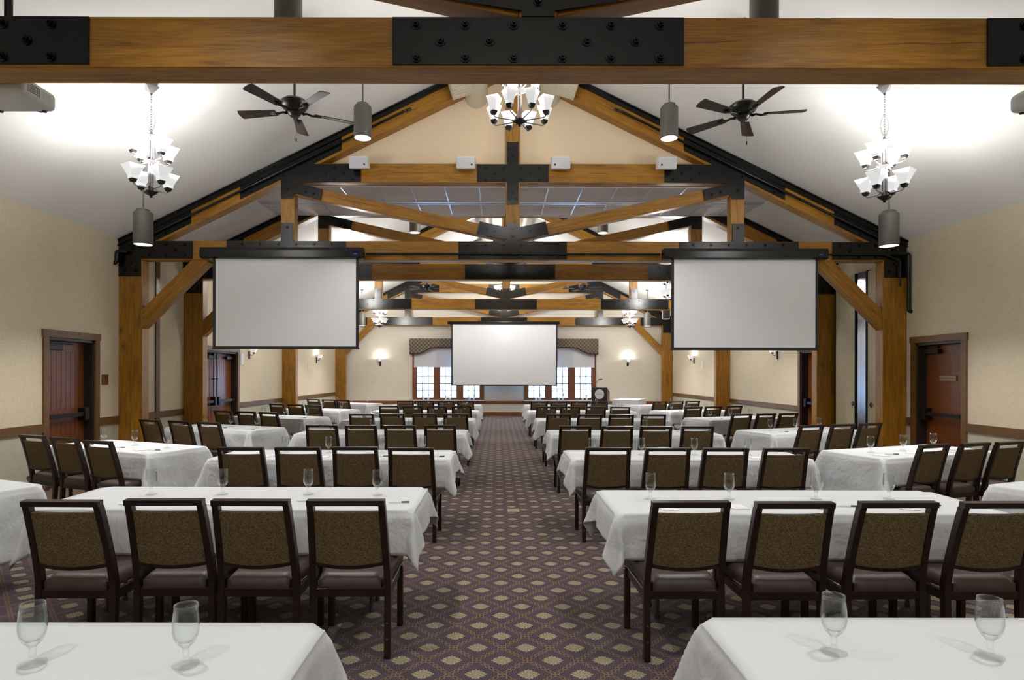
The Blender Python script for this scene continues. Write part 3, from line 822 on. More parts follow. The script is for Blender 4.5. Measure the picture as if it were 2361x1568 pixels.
# ================================================================== CHANDELIERS
def shade_mesh(b, tp, h, name='lamp_shade'):
    """flared square frosted glass, open on top"""
    bm = bmesh.new(); th = 0.004
    def sq(r, z): return [Vector((sx_*r, sy_*r, z)) for sx_, sy_ in ((-1,-1),(1,-1),(1,1),(-1,1))]
    out = [sq(b, 0), sq(b*1.02, h*0.2), sq(tp, h)]; inn = [sq(tp-th, h), sq(b-th, h*0.2), sq(b-th, 0.006)]
    rings = [[bm.verts.new(p) for p in r] for r in out+inn]
    for A, B in zip(rings, rings[1:]):
        for i in range(4): bm.faces.new((A[i], A[(i+1) % 4], B[(i+1) % 4], B[i]))
    bm.faces.new(rings[0][::-1]); bm.faces.new(rings[-1])
    return bm
SH_FLARE = None
def make_chandelier(kind, phase, chain_len, full_lights=True, far=False):
    t = empty('chandelier', (0, 0, 0))
    # local origin at the bottom finial; tiers
    if kind == 'side': tiers = [(0.10, 4, 0.20, 0.045, 0.088, 0.150), (0.42, 4, 0.20, 0.045, 0.088, 0.150)]; top = 0.70
    else: tiers = [(0.06, 8, 0.31, 0.040, 0.068, 0.150), (0.40, 4, 0.19, 0.040, 0.068, 0.150)]; top = 0.80
    bm = bmesh.new()
    for dx, dy in ((-.014, -.014), (.014, -.014), (.014, .014), (-.014, .014)): box(bm, dx-.008, dx+.008, dy-.008, dy+.008, 0.05, top)
    mobj('column', bm, 'satin', t)
    bm = bmesh.new(); lathe(bm, [(0.0, 0.0), (0.02, 0.005), (0.012, 0.02), (0.03, 0.03), (0.085, 0.06), (0.085, 0.07), (0.02, 0.075)], 4)
    mobj('bottom_finial', bm, 'blackmetal', t)
    bm = bmesh.new(); lathe(bm, [(0.03, top), (0.085, top+0.004), (0.085, top+0.012), (0.02, top+0.016), (0.018, top+0.05), (0, top+0.052)], 4)
    mobj('top_plate', bm, 'satin', t)
    for ti, (z, n, R, b, tp, h) in enumerate(tiers):
        if ti == 1:
            bm = bmesh.new(); lathe(bm, [(0.02, z-0.03), (0.10, z-0.005), (0.10, z), (0.02, z+0.005)], 4); mobj('tier_plate', bm, 'satin', t)
        for k in range(n):
            a = phase + 2*pi*k/n; ca, sa = math.cos(a), math.sin(a)
            bm = bmesh.new()
            path = [(0.015, z-0.02+0.06), (0.04, z-0.01+0.03), (0.07, z), (R-0.03, z), (R-0.008, z+0.008), (R, z+0.03)]
            tube(bm, [(r*ca, r*sa, zz) for r, zz in path], 0.007, 6)
            arm = mobj('arm', bm, 'satin', t, smooth=True)
            bm = bmesh.new(); lathe(bm, [(0.02, 0), (0.03, 0.004), (0.044, 0.035), (0.044, 0.04)], 4)
            mobj('lamp_cup', bm, 'blackmetal', arm, M4=Matrix.Translation((R*ca, R*sa, z+0.025)) @ Matrix.Rotation(a+pi/4, 4, 'Z'))
            sh = mobj('lamp_shade', shade_mesh(b*0.85, tp, h), 'frost', t, M4=Matrix.Translation((R*ca, R*sa, z+0.066)) @ Matrix.Rotation(a+ (pi/4 if kind != 'side' else 0.0), 4, 'Z'))
            bm = bmesh.new(); bmesh.ops.create_uvsphere(bm, u_segments=12, v_segments=8, radius=0.027)
            mobj('bulb', bm, 'bulb', sh, smooth=True, loc=(0, 0, 0.085))
            if full_lights: lamp('bulb_light', 'POINT', (0, 0, 0.150), P_BULB*(1.35 if ti == 0 else 0.5), C_LAMP, sh, 0.04)
        if not full_lights: lamp('tier_light', 'POINT', (0, 0, z+0.26), P_BULB*n*(2.0 if far else 1.0), C_LAMP, t, 0.12)
    # chain and canopy
    bm = bmesh.new(); z = top+0.05; k = 0
    while z < top+0.05+chain_len-0.04:
        pts = []
        for i in range(10):
            an = 2*pi*i/10; u = 0.008*math.cos(an); v = 0.018*math.sin(an)
            pts.append((u, 0, z+0.018+v) if k % 2 else (0, u, z+0.018+v))
        tube(bm, pts, 0.0022, 5, True); z += 0.028; k += 1
    if kind == 'side' and full_lights:
        for s in (-1, 1):
            for j in range(14):
                an = pi*j/13; cx = s*(0.012+0.035*math.sin(an)); cz = top+0.06+0.24*j/13
                tube(bm, [(cx+0.006*math.cos(2*pi*i/8), (0.006 if j % 2 else 0)*math.sin(2*pi*i/8), cz+0.012*math.sin(2*pi*i/8)) for i in range(8)], 0.0018, 4, True)
    mobj('chain', bm, 'blackmetal', t, smooth=True)
    bm = bmesh.new(); lathe(bm, [(0.015, -0.09), (0.02, -0.075), (0.095, -0.01), (0.095, 0.0)], 4, z0=top+0.05+chain_len)
    mobj('canopy', bm, 'satin', t)
    return t
def put_ch(kind, phase, x, y, z, lab, full=True):
    cz = ceil_z(x) if kind == 'side' else ceil_z(x) - 0.02
    top = 0.75 if kind == 'side' else 0.85
    t = make_chandelier(kind, phase, cz - z - top - 0.01, full, y > 12); t.location = (x, y, z)
    return tag(t, lab, 'chandelier', 'chandeliers')
DR = math.radians
put_ch('side', DR(60), XC-4.19, 6.8, 3.60, 'two-tier frosted glass chandelier hanging at the left, with a looped chain')
put_ch('side', DR(35), XC+4.16, 6.8, 3.56, 'two-tier frosted glass chandelier hanging at the right, with straight chain')
put_ch('centre', DR(22.5), XC, 6.66, 4.36, 'large twelve-light chandelier below the nearest beam at the ridge')
for y, z in ((15.2, 3.45), (20.0, 3.15)):
    for s, sd in ((-1, 'left'), (1, 'right')):
        pl = 'far small two-tier chandelier left of the centre screen' if s < 0 else 'far small two-tier chandelier right of the centre screen'
        if y < 16: pl = 'two-tier chandelier half hidden by the inner edge of the %s screen' % sd
        put_ch('side', DR(45), XC+s*4.19, y, z, pl, False)
put_ch('centre', DR(22.5), XC, 20.6, 4.36, 'far chandelier sparkling in front of the king post above the centre screen', False)
for y, wd in ((-3.2, 'added unseen behind the camera for light'),):  # extra unseen set, put in for ambient light in the hall
    put_ch('side', DR(45), XC-4.19, y, 3.60, 'two-tier chandelier %s, left side' % wd, False)
    put_ch('side', DR(45), XC+4.19, y, 3.60, 'two-tier chandelier %s, right side' % wd, False)
    put_ch('centre', DR(22.5), XC, y, 4.36, 'ridge chandelier %s, in the middle' % wd, False)
put_ch('centre', DR(22.5), XC, 12.9, 5.3, 'ridge chandelier added unseen for light beyond the partition trusses', False)  # out of sight, hung only to brighten the far hall

# ================================================================== CEILING FANS
def make_fan(rod, phase):
    t = empty('ceiling_fan', (0, 0, 0))
    bm = bmesh.new(); lathe(bm, [(0.0, -0.11), (0.05, -0.10), (0.075, -0.07), (0.075, -0.05), (0.10, -0.045), (0.10, -0.03), (0.13, -0.01), (0.155, 0.03), (0.155, 0.06), (0.12, 0.09), (0.04, 0.105), (0.03, 0.13), (0.0, 0.13)], 32)
    mobj('motor_housing', bm, 'blackmetal', t, smooth=True, sharp=35)
    bm = bmesh.new(); tube(bm, [(0, 0, 0.12), (0, 0, rod)], 0.013, 10); lathe(bm, [(0.06, rod-0.09), (0.075, rod-0.02), (0.075, rod)], 20)
    mobj('down_rod', bm, 'blackmetal', t, smooth=True, sharp=35)
    for k in range(5):
        a = phase + 2*pi*k/5; R = Matrix.Rotation(a, 4, 'Z')
        Mt = R @ Matrix.Translation((0, 0, -0.045)) @ Matrix.Rotation(DR(12), 4, 'X')
        bm = bmesh.new(); pts = []
        x0, x1 = 0.22, 0.66; n = 8
        for i in range(n+1): u = i/n; pts.append((x0+(x1-x0)*u, 0.050+0.022*u))
        for i in range(1, 7): an = pi/2 - pi*i/7; pts.append((x1+0.02*math.cos(an)-0.0, 0.072*math.sin(an)))
        for i in range(n+1): u = 1-i/n; pts.append((x0+(x1-x0)*u, -0.050-0.022*u))
        a1 = [bm.verts.new((x, y, 0)) for x, y in pts]; b1 = [bm.verts.new((x, y, 0.008)) for x, y in pts]
        bm.faces.new(a1[::-1]); bm.faces.new(b1)
        for i in range(len(pts)): j = (i+1) % len(pts); bm.faces.new((a1[i], a1[j], b1[j], b1[i]))
        bl = mobj('blade', bm, 'darkwood', t, M4=Mt)
        bm = bmesh.new(); tube(bm, [(0.09, 0, -0.01), (0.14, 0, 0.004), (0.19, 0, -0.008), (0.30, 0, -0.008)], [0.016, 0.012, 0.014, 0.007], 8)
        for yy in (-0.02, 0.02): tube(bm, [(0.18, 0, -0.006), (0.22, yy, -0.006), (0.28, yy, -0.006)], 0.007, 6)
        mobj('blade_bracket', bm, 'blackmetal', bl, smooth=True)
    bm = bmesh.new(); tube(bm, [(0.03, -0.03, -0.10), (0.03, -0.03, -0.36)], 0.0015, 4); lathe(bm, [(0, -0.40), (0.007, -0.395), (0.006, -0.36), (0, -0.355)], 8, cx=0.03, cy=-0.03)
    mobj('pull_chain', bm, 'blackmetal', t)
    return t
for x, y, z, ph, lab in ((-2.34, 6.87, 4.66, 28, 'dark five-blade ceiling fan left of the ridge chandelier'),
                         (2.82, 6.87, 4.63, -9, 'dark five-blade ceiling fan right of the ridge chandelier'),
                         (XC-2.6, 19.9, 4.50, 10, 'small distant ceiling fan beyond the trusses, left side'),
                         (XC+2.6, 19.9, 4.50, 40, 'small distant ceiling fan beyond the trusses, right side')):
    t = make_fan(ceil_z(x)-z, DR(ph)); t.location = (x, y, z); tag(t, lab, 'ceiling fan', 'ceiling fans')

# ================================================================== DUCTS, SPEAKERS, PROJECTORS, CONDUITS
def duct(xr, y0, y1, lab):
    t = empty('air_duct', (XC+xr, y0, 6.20)); tag(t, lab, 'air duct')
    bm = bmesh.new(); r = 0.19; L = y1-y0; seg = 36
    rings = []
    n = int(L/0.04)
    for i in range(n+1):
        y = L*i/n
        rings.append([bm.verts.new(((r + 0.004*max(0, math.cos(2*pi*(y/0.12) - 2*pi*j/seg))**8)*math.cos(2*pi*j/seg), y, (r + 0.004*max(0, math.cos(2*pi*(y/0.12) - 2*pi*j/seg))**8)*math.sin(2*pi*j/seg))) for j in range(seg)])
    for A, B in zip(rings, rings[1:]):
        for j in range(seg): bm.faces.new((A[j], A[(j+1) % seg], B[(j+1) % seg], B[j]))
    bm.faces.new(rings[0]); bm.faces.new(rings[-1])
    mobj('spiral_duct', bm, 'duct', t, smooth=True, sharp=50)
    s = -1 if xr < 0 else 1
    for yy in ((L-0.75,) if L < 9 else (L-0.75, 1.0)):
        m = Matrix.Translation((s*0.27, yy, -0.02)) @ Matrix.Rotation(s*DR(18), 4, 'Y')
        bx = mobj('register_box', bbox(-0.16, 0.16, -0.28, 0.28, -0.22, 0.20, 0.006, 1), 'duct', t, M4=m)
        bm = bmesh.new()
        for k in range(6): box(bm, -0.14, 0.14, -0.25+k*0.085, -0.25+k*0.085+0.02, -0.224, -0.220)
        mobj('grille', bm, 'duct', bx)
    return t
duct(-0.595, 4.2, 9.9, 'cream spiral duct under the ridge, left of the ridge chandelier')
duct(0.595, 4.2, 9.9, 'cream spiral duct under the ridge, right of the ridge chandelier')
duct(-0.595, 12.2, 22.4, 'cream spiral duct in the far hall, left of the ridge')
duct(0.595, 12.2, 22.4, 'cream spiral duct in the far hall, right of the ridge')

for px, tilt, lab in ((827, -1, 'white wall speaker on the left end of the collar beam'), (1073, -1, 'white wall speaker on the collar beam, left of the king post'),
                      (1292, 1, 'white wall speaker on the collar beam, right of the king post'), (1536.5, 1, 'white wall speaker on the right end of the collar beam')):
    Y = 9.52; x = (px-VX)*Y/F
    t = empty('wall_speaker', (x, Y, 4.97), 0); tag(t, lab, 'speaker', 'white speakers on the collar beam')
    R = Matrix.Rotation(DR(14), 4, 'X') @ Matrix.Rotation(DR(6*tilt), 4, 'Z')
    cb = mobj('speaker_cabinet', bbox(-0.148, 0.148, -0.06, 0.10, -0.095, 0.095, 0.015, 3), 'white_plastic', t, smooth=True, sharp=40, M4=R)
    gr = mobj('speaker_grille', bbox(-0.138, 0.138, -0.066, -0.058, -0.087, 0.075, 0.003, 1), 'grille', cb)
    bm = bmesh.new(); s = 1 if tilt < 0 else -1; box(bm, s*0.105-0.014, s*0.105+0.014, -0.069, -0.066, -0.045, -0.017); mobj('badge', bm, 'dark', gr)
    bm = bmesh.new(); box(bm, -0.02, 0.02, 0.08, 0.185, -0.04, 0.04); mobj('bracket', bm, 'white_plastic', t)

def projector(x, lab):
    t = empty('projector', (x, 4.0, 3.41)); tag(t, lab, 'projector', 'ceiling projectors')
    body = mobj('projector_body', bbox(-0.215, 0.215, -0.155, 0.155, 0.0, 0.125, 0.035, 4), 'projector', t, smooth=True, sharp=50)
    s = 1 if x < 0 else -1
    bm = bmesh.new()
    for i in range(7):
        for j in range(5): box(bm, s*0.2145, s*0.2165, -0.11+i*0.016, -0.102+i*0.016, 0.035+j*0.012, 0.041+j*0.012) if s > 0 else box(bm, -0.2165, -0.2145, -0.11+i*0.016, -0.102+i*0.016, 0.035+j*0.012, 0.041+j*0.012)
    mobj('vent', bm, 'dark', body)
    bm = bmesh.new(); box(bm, min(s*0.2145, s*0.216), max(s*0.2145, s*0.216), 0.02, 0.09, 0.035, 0.09); mobj('rating_label', bm, 'grille', body)
    bm = bmesh.new(); bmesh.ops.create_cone(bm, cap_ends=True, segments=24, radius1=0.045, radius2=0.045, depth=0.03, matrix=Matrix.Translation((0.08*s, 0.165, 0.06)) @ Matrix.Rotation(pi/2, 4, 'X'))
    mobj('projector_lens', bm, 'dark', t, smooth=True, sharp=40)
    bm = bmesh.new()
    for xx, yy in ((-0.15, 0.12), (0.15, 0.12), (0, -0.12)): lathe(bm, [(0.014, -0.008), (0.016, 0.002)], 12, cx=xx, cy=yy)
    mobj('foot', bm, 'dark', t)
    bm = bmesh.new(); tube(bm, [(0, 0, 0.12), (0, 0, ceil_z(x)-3.41)], 0.025, 12); box(bm, -0.1, 0.1, -0.08, 0.08, 0.12, 0.14)
    mobj('ceiling_mount', bm, 'blackmetal', t)
projector(XC-3.52, 'white projector hanging behind the nearest beam at the left edge')
projector(XC+3.52, 'white projector hanging behind the nearest beam at the right edge')

def arc3(pts, r=0.04):
    """round the corners of a polyline"""
    P = [Vector(p) for p in pts]; out = [P[0]]
    for i in range(1, len(P)-1):
        a = (P[i-1]-P[i]).normalized(); b = (P[i+1]-P[i]).normalized()
        for k in range(5):
            u = k/4.0; out.append(P[i] + a*r*(1-u)**2 + b*r*u**2)
    out.append(P[-1]); return out
def pipe(name, pts, r, lab, cat='conduit', mat='steel', clamps=0):
    bm = bmesh.new(); tube(bm, arc3(pts), r, 10)
    o = mobj(name, bm, mat, smooth=True, sharp=60); return tag(o, lab, cat)
pipe('conduit', [(sx(839)-0.02, T2Y-0.035, 3.545), (sx(1527)+0.02, T2Y-0.035, 3.545)], 0.018, 'thin black conduit along the tie beam between the two screens')
pipe('conduit', [(sx(1904)-0.02, T2Y-0.035, 3.545), (6.25, T2Y-0.045, 3.545), (6.50, T2Y-0.06, 3.45), (6.50, T2Y-0.06, 3.02)], 0.014, 'thin black conduit from the right screen to the wall, bending down')
pipe('drain_pipe', [(6.44, T2Y-0.10, 3.55), (6.61, T2Y-0.10, 3.55), (6.61, T2Y-0.10, 2.62), (XR+0.01, T2Y-0.10, 2.62)], 0.028, 'black pipe with elbows running down beside the right post', 'pipe')
pipe('drain_pipe', [(-5.98, T2Y-0.06, 3.57), (-6.12, T2Y-0.10, 3.57), (-6.12, T2Y-0.10, 3.40), (XL-0.01, T2Y-0.10, 3.37)], 0.028, 'short black pipe elbow at the top of the left post', 'pipe')
for s, sd in ((-1, 'left'), (1, 'right')):
    def rp(x, y): return (XC+s*x, y, rz_top(x)-0.20)
    pipe('rafter_conduit', [rp(1.65, T2Y-0.02), rp(1.75, T2Y-0.045), rp(4.4, T2Y-0.045), rp(6.2, T2Y-0.045)], 0.019, 'thin black conduit running down the %s rafter of the second truss' % sd)
# clamp fittings on rafter conduits skipped: they read as part of the pipe

# ================================================================== WALL SCONCES and small wall fittings
def sconce(x, y, z, nrm, lab, power=None):
    """nrm: rotation so that local -y points into the room"""
    t = empty('wall_sconce', (x, y, z), nrm); tag(t, lab, 'wall sconce', 'frosted glass wall sconces')
    mobj('back_plate', bbox(-0.035, 0.035, -0.022, -0.001, -0.13, 0.06, 0.004, 1), 'blackmetal', t)
    bm = bmesh.new(); tube(bm, [(0, -0.02, -0.03), (0, -0.07, -0.04), (0, -0.11, -0.03), (0, -0.12, 0.0)], 0.009, 8); lathe(bm, [(0.02, 0), (0.042, 0.03)], 4, cy=-0.12)
    mobj('arm', bm, 'blackmetal', t, smooth=True, sharp=40)
    sh = mobj('lamp_shade', shade_mesh(0.045, 0.085, 0.12), 'frost', t, M4=Matrix.Translation((0, -0.12, 0.03)))
    bm = bmesh.new(); bmesh.ops.create_uvsphere(bm, u_segments=12, v_segments=8, radius=0.026); mobj('bulb', bm, 'bulb', sh, smooth=True, loc=(0, 0, 0.06))
    lamp('bulb_light', 'POINT', (0, 0, 0.13), power or P_SCONCE, C_LAMP, sh, 0.03)
sconce(XL, 14.8, 2.10, pi/2, 'wall sconce on the left wall just past the double doors')
sconce(XL, 20.3, 2.10, pi/2, 'wall sconce on the left wall near the far end')
sconce(XR, 14.2, 2.10, -pi/2, 'wall sconce on the right wall, below the right screen')
sconce(XR, 20.2, 2.10, -pi/2, 'wall sconce on the right wall near the far end')
sconce((877-VX)*YB/F, YB, 2.05, 0, 'wall sconce on the far wall, left of the windows')
sconce((1447-VX)*YB/F, YB, 2.05, 0, 'wall sconce on the far wall, right of the windows')
for yy, wd in ((5.0, 'outside the view beside the second row'), (0.5, 'added unseen behind the camera for light')):  # pair level with the camera is an unseen addition for more light
    sconce(XL, yy, 2.10, pi/2, 'wall sconce on the left wall, '+wd, 26.0); sconce(XR, yy, 2.10, -pi/2, 'wall sconce on the right wall, '+wd, 26.0)
def wallplate(name, x, y, z, nrm, w, h, lab, cat, mat='white_plastic'):
    t = empty(name, (x, y, z), nrm); tag(t, lab, cat)
    mobj('cover', bbox(-w/2, w/2, -0.012, -0.001, -h/2, h/2, 0.004, 1), mat, t)
    return t
wallplate('wall_panel', XL, 14.40, 1.95, pi/2, 0.16, 0.28, 'white flat panel on the left wall beside the double doors', 'wall panel')
wallplate('wall_panel', XL, 19.5, 1.86, pi/2, 0.20, 0.26, 'white flat panel on the left wall before the far sconce', 'wall panel')
wallplate('wall_panel', XR, 19.4, 1.90, -pi/2, 0.20, 0.28, 'white flat panel on the right wall before the far sconce', 'wall panel')
for i, px in enumerate((1150.8, 1160.6, 1174.6, 1184.3)):
    t = wallplate('wall_outlet', (px-VX)*YB/F, YB, 0.365, 0, 0.075, 0.12, '%s outlet plate from the left, low on the far wall under the centre screen' % ORD[i+1], 'outlet')
    t['group'] = 'outlet plates under the centre screen'
    bm = bmesh.new(); box(bm, -0.014, 0.014, -0.014, -0.012, 0.012, 0.034); box(bm, -0.014, 0.014, -0.014, -0.012, -0.034, -0.012); mobj('socket', bm, 'grille', t)
t = empty('floor_outlet', (0.188, 6.99, 0)); tag(t, 'small beige floor outlet cover in the carpeted centre aisle', 'floor outlet')
mobj('cover_plate', bbox(-0.07, 0.07, -0.08, 0.08, 0.0005, 0.008, 0.003, 1), 'plate_beige', t)
mobj('outlet_lid', bbox(-0.04, 0.04, -0.045, 0.045, 0.008, 0.011, 0.001, 1), 'tabletop', t)

# ================================================================== FURNITURE
def make_table(L, W=0.76):
    t = empty('folding_table', (0, 0, 0)); h = 0.742
    bm = bmesh.new(); hx, hy, q_ = L/2-0.02, W/2-0.02, 0.11; pts = []
    for sx_, sy_, a0 in ((1, 1, 0), (-1, 1, 90), (-1, -1, 180), (1, -1, 270)):
        for k in range(7):
            an = DR(a0+15*k); pts.append((sx_*(hx-q_)+q_*math.cos(an), sy_*(hy-q_)+q_*math.sin(an)))
    lo_ = [bm.verts.new((x, y, h-0.025)) for x, y in pts]; hi_ = [bm.verts.new((x, y, h)) for x, y in pts]
    bm.faces.new(lo_[::-1]); bm.faces.new(hi_)
    for i in range(len(pts)): j = (i+1) % len(pts); bm.faces.new((lo_[i], lo_[j], hi_[j], hi_[i]))
    mobj('table_top', bm, 'tabletop', t)
    for s in (-1, 1):
        bm = bmesh.new(); x = s*(L/2-(0.33 if L > 2 else 0.05)); W_ = W-0.42
        tube(bm, arc3([(x, -W_/2+0.07, h-0.03), (x, -W_/2+0.07, 0.02)], 0.03), 0.0135, 10)
        tube(bm, arc3([(x, W_/2-0.07, h-0.03), (x, W_/2-0.07, 0.02)], 0.03), 0.0135, 10)
        tube(bm, [(x, -W_/2+0.07, 0.30), (x, W_/2-0.07, 0.30)], 0.010, 8)
        tube(bm, [(x, 0, 0.30), (x-s*0.38, 0, h-0.03)], 0.009, 8)
        for yy in (-W_/2+0.07, W_/2-0.07): lathe(bm, [(0.018, 0.0), (0.018, 0.03)], 10, cx=x, cy=yy)
        mobj('leg_frame', bm, 'leg_metal', t, smooth=True, sharp=40)
    return t
def cloth_mesh(L, W, CL, CW, seed, zt=0.748):
    rnd = random.Random(seed); ph = [rnd.uniform(0, 6.28) for _ in range(12)]
    bm = bmesh.new()
    def axis(half, chalf, nin, nout):
        inn = [-half + 2*half*i/nin for i in range(nin+1)]
        over = chalf-half
        out = [half + over*((j/nout)**1.15) for j in range(1, nout+1)]
        return [-o for o in out[::-1]] + inn + out
    nx = axis(L/2, CL/2, 44, 20); ny = axis(W/2, CW/2, 14, 14)
    # independent character of each corner
    ear = {(sx_, sy_): rnd.uniform(0.16, 0.28) for sx_ in (-1, 1) for sy_ in (-1, 1)}
    def pos(s, t):
        rho = 0.055
        a = max(0.0, abs(s)-(L/2-rho)); b = max(0.0, abs(t)-(W/2-rho))
        gx = 1 if s >= 0 else -1; gy = 1 if t >= 0 else -1
        r = math.hypot(a, b) - rho
        if r > 0:
            k_ = rho/(r+rho); cx = max(-L/2+rho, min(L/2-rho, s)) + gx*a*k_; cy = max(-W/2+rho, min(W/2-rho, t)) + gy*b*k_
        if r < 1e-9: return Vector((s, t, 0.0008*math.sin(3*s+ph[0])*math.cos(4*t+ph[1])))
        phi = math.atan2(b, a); soft = 0.016
        base = 0.012 + 0.06*r
        # hanging folds along the straight edges
        u = (cy*9.0 + ph[2+gx]) if a > 0 and b == 0 else (cx*6.0 + ph[5+gy])
        fold = 0.013*math.sin(u) + 0.006*math.sin(u*2.3+1.0)
        corner = math.sin(2*phi)
        h = base*min(1, r/0.06)*r/(r+0.02) + fold*min(1, r/0.15)*(1-corner)
        h += r*ear[(gx, gy)]*abs(corner)**1.5 + r*0.10*math.sin(9*phi+ph[8])*corner
        h = min(h, r*0.85) if r > 0.03 else min(h, r*0.95)
        # pull of the fold toward the bisector
        ang = phi + 0.30*math.sin(4*phi)*min(1, r/0.2)*(-1)
        z = -math.sqrt(max(0.0, r*r-h*h))
        return Vector((cx + gx*h*math.cos(ang), cy + gy*h*math.sin(ang), z))
    grid = []
    for s in nx:
        row = []
        for t in ny:
            p = pos(s, t)
            if p.z < -0.03:
                w = noise.noise(Vector((p.x*5+seed, p.y*5, p.z*7)))*0.010*min(1, -p.z/0.15)
                p.x += w; p.y += w*0.6; 
            p.z += zt
            row.append(bm.verts.new(p))
        grid.append(row)
    for i in range(len(nx)-1):
        for j in range(len(ny)-1):
            bm.faces.new((grid[i][j], grid[i+1][j], grid[i+1][j+1], grid[i][j+1]))
    for v in bm.verts: v.co.z -= zt
    return bm
CLM = {}
def cloth(L, seed):
    key = (L, seed)
    if key not in CLM:
        o = mobj('tablecloth', cloth_mesh(L, 0.77, 2.87 if L > 2.6 or L < 3 else 2.87, 1.325, seed), 'cloth', smooth=True)
        o.modifiers.new('hem', 'SOLIDIFY').thickness = 0.0015
        CLM[key] = o; return o
    o = CLM[key].copy(); COL.objects.link(o); return o

def make_chair():
    t = empty('banquet_chair', (0, 0, 0))
    def yb(z):   # rear face of the back posts
        if z < 0.42: return -0.012*(1-z/0.42)
        u = (z-0.42)/0.49; return -0.12*(u**1.25)
    for s in (-1, 1):
        bm = bmesh.new(); secs = []
        zs = [0.0, 0.2, 0.42, 0.50, 0.58, 0.66, 0.74, 0.82, 0.885]
        for z in zs:
            u = max(0, (z-0.42)/0.49); xo = s*(0.2275-0.016*u); xi = s*(0.2275-0.016*u-0.036); y0 = yb(z); d = 0.046 if z > 0.3 else 0.040
            secs.append([Vector((xo, y0, z)), Vector((xi, y0, z)), Vector((xi, y0+d, z)), Vector((xo, y0+d, z))])
        loft(bm, secs); bmesh.ops.bevel(bm, geom=[e for e in bm.edges], offset=0.003, segments=1, affect='EDGES')
        lg = mobj('leg', bm, 'darkwood', t)
        for z in (0.11, 0.20):
            bm = bmesh.new(); bmesh.ops.create_cone(bm, cap_ends=True, segments=10, radius1=0.006, radius2=0.006, depth=0.003, matrix=Matrix.Translation((s*0.209, yb(z)-0.0015, z)) @ Matrix.Rotation(pi/2, 4, 'X'))
            mobj('screw', bm, 'leg_metal', lg)
    for s in (-1, 1):
        bm = bmesh.new(); xo = s*0.235; xi = s*0.199
        loft(bm, [[Vector((xo, 0.425, z)), Vector((xi, 0.425, z)), Vector((xi, 0.462, z)), Vector((xo, 0.462, z))] for z in (0.0, 0.38)])
        bmesh.ops.bevel(bm, geom=bm.edges[:], offset=0.003, segments=1, affect='EDGES')
        mobj('leg', bm, 'darkwood', t)
    bm = bmesh.new()
    box(bm, -0.192, 0.192, 0.004, 0.030, 0.345, 0.392); box(bm, -0.20, 0.20, 0.430, 0.456, 0.335, 0.388)
    for s in (-1, 1):
        a, b2 = sorted((s*0.199, s*0.222)); box(bm, a, b2, 0.040, 0.430, 0.335, 0.390)
    bmesh.ops.bevel(bm, geom=bm.edges[:], offset=0.002, segments=1, affect='EDGES')
    mobj('seat_frame', bm, 'darkwood', t)
    bm = bmesh.new(); n = 12
    # cushion: grid box narrowing to the rear with crowned top
    g = {}
    for i in range(n+1):
        for j in range(n+1):
            u = -1+2*i/n; v = j/n; hw = 0.180+0.052*v if v > 0.08 else 0.176; x = u*hw; y = 0.006+0.465*v
            e = min(1-abs(u), min(v, 1-v)*2)*1.0; k = min(1.0, e/0.18); top = 0.438 + 0.030*math.sqrt(max(0, 1-(1-k)**2))
            g[i, j] = (bm.verts.new((x, y, top)), bm.verts.new((x*0.985, y, 0.392)))
    for i in range(n):
        for j in range(n):
            bm.faces.new([g[i, j][0], g[i+1, j][0], g[i+1, j+1][0], g[i, j+1][0]]); bm.faces.new([g[i, j][1], g[i, j+1][1], g[i+1, j+1][1], g[i+1, j][1]])
    for i in range(n):
        bm.faces.new([g[i, 0][0], g[i, 0][1], g[i+1, 0][1], g[i+1, 0][0]]); bm.faces.new([g[i, n][0], g[i+1, n][0], g[i+1, n][1], g[i, n][1]])
        bm.faces.new([g[0, i][0], g[0, i+1][0], g[0, i+1][1], g[0, i][1]]); bm.faces.new([g[n, i][0], g[n, i][1], g[n, i+1][1], g[n, i+1][0]])
    bmesh.ops.bevel(bm, geom=[e for e in bm.edges if len(e.link_faces) == 2 and e.calc_face_angle() > 0.7], offset=0.008, segments=2, affect='EDGES')
    mobj('seat', bm, 'vinyl', t, smooth=True, sharp=60)
    # curved upholstered back
    def slab(z0f, z1f, th0, mat, name, nx_=14, nz=8, extra=0.0, puff=0.0):
        bm = bmesh.new(); F_ = {}
        for i in range(nx_+1):
            u = -1+2*i/nx_
            for j in range(nz+1):
                v = j/nz; z = z0f(u)+(z1f(u)-z0f(u))*v
                w = (0.190-0.016*max(0, (z-0.42)/0.49))
                bow = 0.020*(1-u*u); pf = puff*(1-abs(u)**6)*(1-abs(2*v-1)**6)
                yc = yb(z)+0.006-bow-extra
                F_[i, j] = (bm.verts.new((u*w, yc-pf, z)), bm.verts.new((u*w, yc+th0+pf, z)))
        for i in range(nx_):
            for j in range(nz):
                bm.faces.new([F_[i, j][0], F_[i+1, j][0], F_[i+1, j+1][0], F_[i, j+1][0]]); bm.faces.new([F_[i, j][1], F_[i, j+1][1], F_[i+1, j+1][1], F_[i+1, j][1]])
        for i in range(nx_):
            bm.faces.new([F_[i, 0][0], F_[i, 0][1], F_[i+1, 0][1], F_[i+1, 0][0]]); bm.faces.new([F_[i, nz][0], F_[i+1, nz][0], F_[i+1, nz][1], F_[i, nz][1]])
        for j in range(nz):
            bm.faces.new([F_[0, j][0], F_[0, j+1][0], F_[0, j+1][1], F_[0, j][1]]); bm.faces.new([F_[nx_, j][0], F_[nx_, j][1], F_[nx_, j+1][1], F_[nx_, j+1][0]])
        bmesh.ops.bevel(bm, geom=[e for e in bm.edges if e.calc_face_angle(0) > 0.9], offset=0.004, segments=2, affect='EDGES')
        return mobj(name, bm, mat, t, smooth=True, sharp=60)
